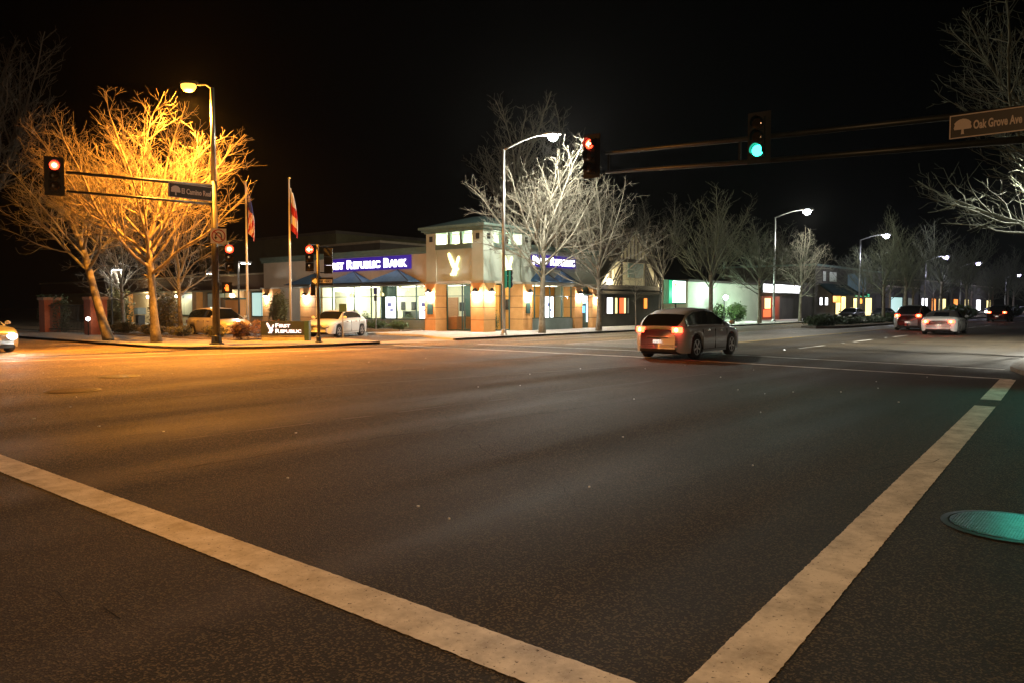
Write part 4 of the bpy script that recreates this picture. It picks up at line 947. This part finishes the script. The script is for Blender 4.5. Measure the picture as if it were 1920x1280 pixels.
t=thing('litter_bin','dark slatted litter bin on a post behind the corner tree','bin',(21.5,47.5,.05)); MB().box(21.3,21.7,47.3,47.7,.1,1.05).build('body',M['dark_metal'],t); MB().box(21.25,21.75,47.25,47.75,1.1,1.5).build('top',M['low_wall'],t)
# low brown building
L_=thing('low_building','low building with deep brown fascia left of the bank','building',(34,54,0))
MB().box(33.9,40,53.3,100,2.92,4.08).build('fascia',M['brown_fascia'],L_); MB().box(33.75,33.9,53.25,100,4.082,4.2).box(33.75,33.88,53.25,100,2.80,2.918).build('trim',M['trim_tan'],L_)
MB().box(34.6,34.8,53.3,100,0,2.9).build('wall',M['cream_wall'],L_)
for y0,y1,m in ((53.6,56.4,'lit_cool'),(60.6,63.4,'lit_dim'),(66,69,'lit_dim')):
    f=MB().box(34.52,34.6,y0,y1,.7,2.75).build('window',M['frame_green'],L_); MB().box(34.5,34.518,y0+.08,(y0+y1)/2-.04,.8,2.65).box(34.5,34.518,(y0+y1)/2+.04,y1-.08,.8,2.65).build('pane',M[m],f)
for y in (56.9,64.5,71,78): MB().box(33.9,34.5,y-.35,y+.35,0,2.79).build('column',M['terracotta'],L_)
MB().box(33.92,34.3,58.2,60.2,.1,2.3).build('door_panel',M['brown_fascia'],L_)
for y,pw in ((58.3,300),(73.0,600),(67.5,160)):
    MB().lathe([(.02,-.14),(.16,-.1),(.2,0),(.16,.1),(.02,.14)],(33.9,y,2.45),k=12).build('wall_light',M['wall_lamp'],L_); lamp(L_,(33.6,y,2.4),pw,(1,.80,.45),.12)
t=thing('brick_screen','brown brick screen wall behind the left flagpole','wall',(28.5,49,0)); MB().box(28.2,28.6,47.5,49.4,0,2.05).build('wall',M['terracotta'],t); MB().box(28.1,28.7,47.4,49.5,2.052,2.15).build('coping',M['frame_green'],t)
t=thing('warehouse','large plain olive green building rising behind the low brown one','building',(48,64,0)); MB().box(48,70,63,90,0,8.8).build('wall',M['olive_wall'],t); MB().box(47.9,70.1,62.9,90.1,8.802,9.1).build('coping',M['dark_wall'],t)
t=thing('rear_block','dark block standing behind the bank, above its long purple sign','building',(46,58,0)); MB().box(46,56,54,62.5,0,7.3).build('wall',M['dark_wall'],t); MB().box(45.9,56.1,53.9,62.6,7.302,7.5).build('coping',M['trim_tan'],t)
# pale shed far left
t=thing('far_shed','low pale building with dark roof behind the evergreen at the far left','building',(8,72,0)); MB().box(4,14,72,80,0,2.6).build('wall',M['cream_wall'],t); MB().prism([(3.5,2.6),(14.5,2.6),(9,4.4)],'y',71.6,80.4).build('roof',M['dark_wall'],t)
t=thing('yard_lamp','bluish white lamp on a post at the far left edge','street lamp',(10.2,48.5,0)); MB().tube([(10.2,48.5,0),(10.2,48.5,3.4)],.05,8).build('pole',M['dark_metal'],t); MB().lathe([(.02,-.2),(.16,-.14),(.2,0),(.16,.14),(.02,.2)],(10.2,48.5,3.55),k=12).build('globe',M['mercury_far'],t); lamp(t,(10.2,48.5,3.25),140,(.8,.95,1),.15)

# ------------------------------------------------------------------ half timbered house
T_=thing('timbered_house','half timbered gabled restaurant with lit windows right of the bank','building',(51.7,31,0))
MB().box(46.6,56.2,31.2,40,0,2.9).build('lower_wall',M['dark_wall'],T_)
MB().prism([(46.8,2.95),(56.4,2.95),(54.8,4.3),(51.7,7.3),(48.6,4.3)],'y',31.0,31.3).build('gable',M['tudor_cream'],T_)
tb=MB()
def beam(x0,z0,x1,z1,wd=.2):
    d=Vector((x1-x0,0,z1-z0)); n=Vector((-d.z,0,d.x)).normalized()*wd/2; q=[Vector((x0,0,z0))-n,Vector((x1,0,z1))-n,Vector((x1,0,z1))+n,Vector((x0,0,z0))+n]
    tb.prism([(p.x,p.z) for p in q],'y',30.94+.004*(len(tb.v)%5),30.998)
beam(46.8,3.0,56.4,3.0,.35); beam(48.2,5.05,55.2,5.05,.26); beam(49.9,3.1,49.9,5.0); beam(53.5,3.1,53.5,5.0); beam(48.4,3.1,48.4,4.6); beam(55.0,3.1,55.0,4.4)
for i in range(4): beam(48.5+i*.36,3.2+0*i,49.8,4.4-i*.40+.3,.13); beam(54.9-i*.36,3.2,53.6,4.4-i*.40+.3,.13)
for i in range(3): beam(47.1+i*.42,3.2,48.3,3.9-i*.2+.3,.12); beam(56.2-i*.42,3.2,55.1,3.9-i*.2+.3,.12)
for i in range(9): beam(49.6+i*.52,5.15,49.6+i*.52,5.15+max(.2,1.9-abs(i-4)*.48),.13)
beam(46.5,2.9,51.7,7.45,.3); beam(56.7,2.9,51.7,7.45,.3)
tb.build('timber_frame',M['timber'],T_)
MB().add([(46.2,30.7,2.8),(51.7,30.7,7.6),(51.7,40,7.6),(46.2,40,2.8),(57,30.7,2.8),(57,40,2.8),(46.2,30.7,2.6),(51.7,30.7,7.4),(51.7,40,7.4),(46.2,40,2.6),(57,30.7,2.6),(57,40,2.6)],[(0,1,2,3),(1,4,5,2),(9,8,7,6),(8,11,10,7),(0,6,7,1),(1,7,10,4)]).build('roof',M['dark_wall'],T_)
MB().box(50.6,52.8,30.80,30.88,3.75,4.85).build('sign_board',mat('board_green',(.07,.13,.11),.6,c2=(.10,.17,.14),scale=6),T_)
f=MB().box(47.9,51.3,31.05,31.199,.95,2.3).build('window',M['timber'],T_)
for a0,a1,m in ((48.05,48.75,'lit_white'),(49.15,49.4,'lit_yellow'),(49.75,50.35,'lit_red'),(50.4,50.6,'lit_yellow'),(50.9,51.05,'lit_dim')): MB().box(a0,a1,31.02,31.048,1.05,2.2).build('pane',M[m],f)
MB().box(53.6,53.95,31.1,31.198,1.4,2.2).build('small_window',M['lit_orange'],T_)
MB().box(46.6,56.2,30.5,31.19,2.5,2.7).build('eaves_board',M['timber'],T_)
for x in (47.6,56.6): MB().lathe([(.02,-.2),(.18,-.14),(.22,0),(.18,.14),(.02,.2)],(x,30.55,3.35),k=12).build('gable_light',M['wall_lamp'],T_); lamp(T_,(x,30.2,3.7),420,(1,.85,.5),.15)
# lit sign box
t=thing('lit_sign_box','tall green and white illuminated sign box beside the half timbered house','sign',(51,27.3,0))
MB().tube([(49.95,27.7,.1),(49.95,27.7,3.6)],.07,8).tube([(52.25,27.7,.1),(52.25,27.7,3.6)],.07,8).build('post',M['dark_metal'],t)
o=MB().box(49.85,52.55,27.0,27.4,1.75,3.5).build('sign_case',mat('case_green',(.02,.20,.11),.5),t)
MB().box(50.45,52.4,26.97,26.998,1.85,3.42).build('face_panel',M['lit_white'],o); MB().box(49.9,50.35,26.97,26.998,1.8,3.46).build('side_strip',M['lit_green'],o)
MB().lathe([(.13,26.955),(.13,26.968)],(50.85,0,3.15),'y',14).build('emblem',M['lit_orange'],o)
lamp(t,(51.2,26.4,2.5),40,(.6,1,.8),.3)
# pale wall building
t=thing('pale_building','plain building with long pale green side wall','building',(70,32,0)); MB().box(62.6,78.4,32,42,0,3.75).build('wall',M['pale_wall'],t); MB().box(62.5,78.5,31.9,42,3.752,3.95).build('coping',M['dark_wall'],t)
t=thing('globe_lamp','low globe lamp on a black post before the pale green wall','street lamp',(66,30.2,.1)); MB().tube([(66.2,30.2,.1),(66.2,30.2,2.45)],.05,8).build('post',M['dark_metal'],t); MB().lathe([(.02,-.22),(.15,-.16),(.21,0),(.15,.16),(.02,.22)],(66.05,30.0,2.35),k=16).build('globe',M['mercury_far'],t,smooth=True); lamp(t,(66.0,29.6,2.5),900,(.72,1,.78),.25)
lamp(t,(71.5,29.9,.5),200,(.72,1,.78),.2)
# restaurant with long white sign
t=thing('restaurant','dark fronted restaurant with red lit doorway below a long white sign','building',(84,32,0))
MB().box(78.6,96,32.3,42,0,3.0).box(78.6,96,32.3,42,3.0,4.3).build('wall',M['dark_wall'],t); o=MB().box(78.8,90,31.7,32.25,2.98,3.95).build('sign_case',M['dark_metal'],t)
MB().box(78.95,89.9,31.66,31.698,3.05,3.88).build('sign_face',M['lit_white'],o)
f=MB().box(79.6,84.6,32.1,32.298,.1,2.6).build('doorway',M['brick'],t); MB().box(80.4,81.9,32.06,32.098,1.3,2.4).build('lit_panel',M['lit_yellow'],f); MB().box(82.2,84.0,32.06,32.098,.5,2.3).build('window',mat('dim_red',(.1,.02,.01),.6,em=(1,.12,.02),ems=.25),f)
MB().box(80.0,82.0,32.06,32.098,.4,1.2).build('menu_panel',M['lit_red'],f)
lamp(t,(82,31.2,2.4),60,(1,.5,.25),.2); lamp(t,(84.5,31.2,3.4),150,(1,1,1),.5)
# two storey shop
t=thing('corner_shop','two storey shop with sloping awning, vertical sign and yellow lit windows','building',(110,32,0))
MB().box(96.3,126,32.2,44,0,6.5).build('wall',M['dark_wall'],t); MB().box(96.2,126.1,32.1,44,6.502,6.75).build('coping',M['trim_green'],t)
MB().add([(97.5,32.15,4.4),(110.5,32.15,4.4),(111.5,30.2,3.1),(96.8,30.2,3.1),(97.5,32.15,4.2),(110.5,32.15,4.2),(111.5,30.2,2.9),(96.8,30.2,2.9)],[(0,1,2,3),(7,6,5,4),(3,2,6,7),(0,3,7,4),(1,5,6,2)]).build('awning',M['roof_teal'],t)
for a0,a1,z0,z1,m,nm in ((98,98.8,1.7,2.6,'lit_white','lantern'),(100,100.9,1.7,2.6,'lit_white','lantern'),(103.0,106,2.05,2.85,'lit_orange','window'),(104.2,106,.5,2.0,'lit_yellow','window'),(106.5,108.2,.5,2.8,'lit_yellow','window'),(111.8,113.2,.3,2.6,'lit_yellow','window'),(114.3,116.5,1.9,2.6,'lit_orange','window'),(117.5,120.5,.2,2.7,'lit_yellow','window'),(101.5,104.2,4.7,5.9,'lit_dim','upper_window'),(112.2,113,4.4,5.9,'lit_cool','upper_window'),(99,100,4.7,5.9,'lit_dim','upper_window')):
    o=MB().box(a0-.06,a1+.06,32.12,32.198,z0-.06,z1+.06).build(nm,M['timber'],t); MB().box(a0,a1,32.09,32.118,z0,z1).build('pane',M[m],o)
MB().box(108.9,109.8,30.0,32.1,3.4,5.9).build('vertical_sign',mat('blue_sign',(.05,.09,.11),.5,em=(.4,.6,.7),ems=.08),t)
MB().box(112.5,119,32.0,32.115,2.9,3.25).build('shop_fascia',M['lit_green'],t)
lamp(t,(106,30.8,2.6),150,(1,.65,.3),.3); lamp(t,(115,30.8,2.6),150,(1,.75,.35),.3)
# farther shops
for i,(x0,x1,h,ws) in enumerate([(127,150,4.5,[(131,138,'lit_cool'),(142,145,'lit_dim')]),(151,175,6,[(152,156,'lit_white'),(160,163,'lit_orange'),(166,172,'lit_yellow')]),(176,230,6,[(180,184,'lit_orange'),(192,196,'lit_yellow'),(206,211,'lit_white'),(220,225,'lit_yellow')])]):
    t=thing('far_shop',['long low shop with a turquoise lit window behind the silver off-roader','dark shop front with an orange lit strip behind the median trees','farthest row of small lit shop fronts on the avenue'][i],'building',(x0,32,0))
    MB().box(x0,x1,32.2,44,0,h).build('wall',M['dark_wall'],t); MB().box(x0-.1,x1+.1,32.1,44,h+.002,h+.25).build('coping',M['trim_tan'],t)
    for a0,a1,m in ws: 
        o=MB().box(a0-.1,a1+.1,32.1,32.198,.4,3.0).build('window',M['timber'],t); MB().box(a0,a1,32.06,32.098,.5,2.9).build('pane',M[m],o)
MB_=None

# ------------------------------------------------------------------ cars
def lerp_pts(P,x):
    if x<=P[0][0]: return P[0][1]
    for (a,b),(c,d) in zip(P,P[1:]):
        if x<=c: f=(x-a)/(c-a); return b+(d-b)*f
    return P[-1][1]
def car(name,label,loc,rz,L,W,top,roof,wheels,pm,wr=.32,bw=.60,roofm=None,lights='off',head='off',belt=None,grp=None,cat='car',detail='sedan',tail_h=.78,soft=False):
    """local +x is forward. top: bonnet/belt/boot line; roof: polyline of the glasshouse"""
    t=thing(name,label,cat,(loc[0],loc[1],loc[2] if len(loc)>2 else 0),rz,grp)
    h=W/2; ns=int(L/.06); xs=[-L/2+L*i/ns for i in range(ns+1)]
    def hw(x):
        e=abs(x)-(L/2-.55); return h*(1-(.30*(e/.55)**2.4 if e>0 else 0))
    def nose(x):
        e=abs(x)-(L/2-.16); return (e/.16)**2 if e>0 else 0
    body=MB(); rows=[]
    for x in xs:
        zt=lerp_pts(top,x); nz=nose(x); zt-=nz*.12; zb=.20+nz*.10; wd=hw(x)-nz*.05
        for wx in wheels:
            d=abs(x-wx); ra=wr+.065
            if d<ra: zb=max(zb,wr-.01+math.sqrt(ra*ra-d*d)*.98)
        zs=zt-.10; zb=min(zb,zs-.03)
        half=[(wd*.955,zb),(wd*.985,zb+(zs-zb)*.25),(wd,zb+(zs-zb)*.55),(wd*.985,zb+(zs-zb)*.85),(wd*.955,zs+.02),(wd*.90,zt-.015),(wd*.78,zt+.01),(wd*.4,zt+.028),(0,zt+.034)]
        row=[(x,y,z) for y,z in half]+[(x,-y,z) for y,z in half[-2::-1]]
        rows.append(row)
    n=len(rows[0])
    vs=[p for r_ in rows for p in r_]; fs=[(i*n+j,i*n+j+1,(i+1)*n+j+1,(i+1)*n+j) for i in range(len(rows)-1) for j in range(n-1)]
    fs.append(list(range(n))); fs.append([(len(rows)-1)*n+j for j in range(n)][::-1])
    body.add(vs,fs); bo=body.build('body',pm,t,world=False,smooth=True)
    # seal floor, inner arches
    MB().box(-L/2+.15,L/2-.15,-h+.27,h-.27,.17,.62).build('underbody',M['black'],t,world=False)
    # doors: shut lines
    # glasshouse
    gx0,gx1=roof[0][0],roof[-1][0]; ng=28; G_=[]
    for i in range(ng+1):
        x=gx0+(gx1-gx0)*i/ng; zb=lerp_pts(top,x)-.03; zr=max(lerp_pts(roof,x),zb+.02); k=min(1,(zr-zb)/.45)
        wb=hw(x)*.88; wt=wb*(1-.20*k)
        half=[(wb,zb),(wb*.995,zb+.06*k),(wt+.02,zr-.07*k),(wt*.93,zr-.012),(wt*.5,zr+.012*k),(0,zr+.018*k)]
        G_.append([(x,y,z) for y,z in half]+[(x,-y,z) for y,z in half[-2::-1]])
    n=len(G_[0]); vs=[p for r_ in G_ for p in r_]
    zmax=max(z for _,z in roof); parts={'windscreen':[],'rear_window':[],'side_window':[],'side_window2':[],'roof':[]}
    def slope(i):
        a=lerp_pts(roof,gx0+(gx1-gx0)*i/ng); b=lerp_pts(roof,gx0+(gx1-gx0)*(i+1)/ng); return (b-a)/((gx1-gx0)/ng)
    pill=[gx0+(gx1-gx0)*.50]
    for i in range(ng):
        xm=gx0+(gx1-gx0)*(i+.5)/ng; sl=slope(i)
        for j in range(n-1):
            f=(i*n+j,i*n+j+1,(i+1)*n+j+1,(i+1)*n+j)
            if j in (1,n-3): # side glass band
                zr=lerp_pts(roof,xm); zb=lerp_pts(top,xm)
                if zr-zb<.20 or (not soft and any(abs(xm-p)<.05 for p in pill)) or (soft and xm<gx0+(gx1-gx0)*.38): parts['roof'].append(f)
                else: parts['side_window' if j==1 else 'side_window2'].append(f)
            elif 3<=j<=n-5 and sl<-.35: parts['windscreen'].append(f)
            elif 3<=j<=n-5 and sl>.35 and (not soft or 4<=j<=n-6): parts['rear_window'].append(f)
            else: parts['roof'].append(f)
    for nm,fl in parts.items():
        if not fl: continue
        o=MB().add(vs,fl).build(nm.rstrip('2'),(roofm or pm) if nm=='roof' else M['car_glass'],t,world=False,smooth=True)
        rm=o.data
        import bmesh as _b
        bm=_b.new(); bm.from_mesh(rm); _b.ops.delete(bm,geom=[v for v in bm.verts if not v.link_faces],context='VERTS'); bm.to_mesh(rm); bm.free()
    # wheels
    for wx in wheels:
        for s_ in (-1,1):
            m=Matrix.Translation((wx,s_*(h-.125),wr))
            ty=MB(); ty.lathe([(wr*.62,-.10),(wr*.93,-.105),(wr,-.075),(wr,.075),(wr*.93,.105),(wr*.62,.10)],(0,0,0),'y',28).xf(m)
            W_=ty.build('wheel',M['black_rubber'],t,world=False,smooth=True)
            r_=MB(); yo=s_*.085
            r_.lathe([(wr*.64,yo*.2),(wr*.66,yo*1.22),(wr*.60,yo*1.22),(wr*.56,yo*.7),(.01,yo*.6)],(0,0,0),'y',28)
            for q in range(5):
                a=q*2*math.pi/5+.3; n0=len(r_.v); r_.box(.0,wr*.60,yo*1.0,yo*1.25,-.028,.028); r_.xf(Matrix.Rotation(a,4,'Y'),n0)
            r_.lathe([(.055,yo*1.0),(.05,yo*1.35),(.01,yo*1.38)],(0,0,0),'y',12)
            r_.xf(m); r_.build('rim',M['rim'],W_,world=False)
    # lamps, bumpers, plates
    F=L/2; zf=lerp_pts(top,F-.2); zr_=lerp_pts(top,-F+.1)
    hm=M['headlight_on'] if head=='on' else M['headlight_off']
    for s_ in (-1,1):
        b=MB(); b.lathe([(.01,-.10),(.12,-.06),(.155,.02),(.12,.06),(.01,.075)],(0,0,0),'x',14)
        b.xf(Matrix.Translation((F-.05,s_*(h-.36),zf-.19))@Matrix.Rotation(s_*.42,4,'Z')@Matrix.Diagonal((1.25,1.3,.66,1))); b.build('headlight',hm,t,world=False,smooth=True)
        b=MB(); b.box(-.05,.05,-.17,.15,-.085,.085); b.xf(Matrix.Translation((-F+.055,s_*(h-.30),tail_h))@Matrix.Rotation(-s_*.28,4,'Z'))
        o=b.build('tail_light',M['tail_on'] if lights=='on' else M['tail_off'],t,world=False,bevel=.02)
        if lights=='on':
            b=MB(); b.lathe([(.06,-.012),(.045,-.02),(.01,-.022)],(0,0,0),'x',12); b.xf(Matrix.Translation((-F+.008,s_*(h-.30),tail_h))@Matrix.Rotation(-s_*.28,4,'Z')); b.build('lit_core',M['tail_core'],o,world=False)
        MB().lathe([(.01,-.05),(.09,-.03),(.10,.02),(.07,.04)],(0,0,0),'x',10).xf(Matrix.Translation((roof[-1][0]-.28,s_*(h+.07),lerp_pts(top,.5)+.08))@Matrix.Diagonal((.6,1.1,.75,1))).build('mirror',pm,t,world=False,smooth=True)
        for hx in (-.55,.45): MB().box(hx-.1,hx+.1,s_*(h-.012),s_*(h+.018),.0,.03).xf(Matrix.Translation((0,0,lerp_pts(top,hx)-.17))).build('door_handle',M['chrome'] if detail!='suv' else pm,t,world=False)
        d=MB()
        for dx in (-.98,-.02,.92): d.box(dx-.006,dx+.006,s_*(h*.99-.012),s_*(h+.002),.30,lerp_pts(top,dx)-.11)
        d.box(-1.0,.92,s_*(h*.99-.01),s_*(h+.001),.285,.297)
        d.build('door_gap',M['black'],t,world=False)
    g=MB(); g.box(F-.045,F-.012,-.33,.33,zf-.22,zf-.12); g.build('grille',M['black'],t,world=False)
    MB().box(F-.05,F-.008,-.42,.42,.26,.36).build('air_intake',M['black'],t,world=False)
    for k_,x_,s_ in (('front',F-.012,1),('rear',-F+.02,-1)):
        MB().box(x_,x_+s_*.02,-.16,.16,.50 if s_<0 else .42,.60 if s_<0 else .50).build('licence_plate',M['plate_lit'] if (s_<0 and lights=='on') else M['plate'],t,world=False)
    MB().box(-F-.005,-F+.05,-h*.66,h*.66,.25,.33).build('rear_valance',M['black'],t,world=False)
    MB().box(-F-.004,-F+.01,-h*.62,h*.62,.455,.463).box(-F-.004,-F+.01,-.006,.006,.30,.30).build('bumper_gap',M['black'],t,world=False)
    MB().box(-F-.012,-F+.01,-.36,.36,.655,.675).build('boot_handle',M['chrome'],t,world=False)
    MB().box(-F+.0,-F+.06,-h*.70,h*.70,.36,.44).build('bumper',pm,t,world=False,bevel=.02)
    if lights=='on':
        for s_ in (-1,1):
            l=lamp(t,(-F-.16,s_*(h-.32),tail_h),10,(1,.06,.03),.08,world=False,name='tail_glow')
    if head=='on':
        for s_ in (-1,1): lamp(t,(F+.06,s_*(h-.32),.62),260,(1,.95,.84),.06,'SPOT',(0,R(-86),0),70,'beam',.4,world=False)
    return t
SED_T=[(-2.25,.86),(-1.7,.98),(1.0,.94),(1.7,.86),(2.2,.72)]; SED_R=[(-1.75,.98),(-1.05,1.30),(-.5,1.38),(.2,1.37),(.45,1.31),(1.15,.94)]
HAT_T=[(-2.1,.95),(-1.2,.98),(1.0,.98),(1.6,.90),(2.1,.74)]; HAT_R=[(-2.02,.98),(-1.72,1.36),(-1.2,1.49),(-.2,1.53),(.35,1.48),(1.35,.96)]
SUV_T=[(-2.28,1.04),(-1.2,1.06),(1.0,1.06),(1.7,1.0),(2.28,.82)]; SUV_R=[(-2.22,1.08),(-1.86,1.44),(-1.45,1.60),(-.5,1.66),(.25,1.60),(1.30,1.06)]
CON_T=[(-2.2,.86),(-1.6,.99),(.8,.93),(1.6,.84),(2.2,.68)]; CON_R=[(-1.45,.99),(-.95,1.24),(-.3,1.35),(.1,1.33),(.25,1.29),(.95,.93)]
car('parked_car','beige hatchback parked behind the tall signal pole',(21.4,38.2),R(-90),4.25,1.70,HAT_T,HAT_R,(-1.28,1.30),M['p_beige'])
car('parked_car','white sedan with orange lit front leaving the bank lot',(25.6,33.6),R(205),4.4,1.70,SED_T,SED_R,(-1.32,1.32),M['p_white'])
car('oncoming_car','silver sedan with glaring headlight entering from the left edge',(8.75,33.0),R(-84),4.5,1.76,SED_T,SED_R,(-1.35,1.38),M['p_silver'],head='on')
CRO_T=[(-2.28,1.0),(-1.2,1.02),(1.0,1.0),(1.7,.92),(2.28,.76)]; CRO_R=[(-2.20,1.02),(-1.72,1.36),(-1.25,1.50),(-.4,1.56),(.3,1.50),(1.40,1.0)]
car('crossover','silver grey crossover crossing the intersection with red tail lights',(23.45,11.9),R(2),4.6,1.84,CRO_T,CRO_R,(-1.38,1.38),M['p_grey'],wr=.36,lights='on',tail_h=.90)
car('convertible','white convertible with black soft top driving away on the right',(50.6,9.45),R(2),4.5,1.86,CON_T,CON_R,(-1.35,1.38),M['p_white'],wr=.34,lights='on',roofm=M['soft_top'],soft=True,tail_h=.74)
car('off_roader','silver off-roader with bright tail lights left of the white convertible',(57.6,12.5),0,4.6,1.88,SUV_T,SUV_R,(-1.4,1.4),M['p_suv'],wr=.38,lights='on',tail_h=.98)
car('distant_car','black car with glowing tail lights near the vanishing point',(92,12.2),0,4.6,1.9,SUV_T,SUV_R,(-1.4,1.4),M['p_black'],wr=.36,lights='on',tail_h=.95)
car('parked_car','dark sedan parked by the kerb in front of the two storey shop',(84,24.3),R(180),4.5,1.76,SED_T,SED_R,(-1.35,1.38),M['p_black'])
car('parked_car','black parked car half hidden left of the silver off-roader',(96,24.3),R(180),4.5,1.76,SED_T,SED_R,(-1.35,1.38),M['p_black'],lights='off')
for i,x in enumerate((126,152,190,235)):
    car('oncoming_car','oncoming car with lit headlights far down the avenue',(x,21.3+.1*i),R(180),4.4,1.76,SED_T,SED_R,(-1.35,1.38),M['p_silver'],head='on',grp='oncoming cars far down the avenue')

# ------------------------------------------------------------------ thin haze added to give the lamps a faint glow
hz=MB().box(-310,710,-310,510,-1.0,32).build('haze',M['glass'])
m=bpy.data.materials.new('haze'); m.use_nodes=True; m.node_tree.nodes.clear()
o_=m.node_tree.nodes.new('ShaderNodeOutputMaterial'); v_=m.node_tree.nodes.new('ShaderNodeVolumePrincipled')
v_.inputs['Density'].default_value=.00009; v_.inputs['Anisotropy'].default_value=.6; v_.inputs['Color'].default_value=(.9,.92,.95,1)
m.node_tree.links.new(v_.outputs[0],o_.inputs['Volume']); hz.data.materials.clear(); hz.data.materials.append(m); hz['kind']='stuff'
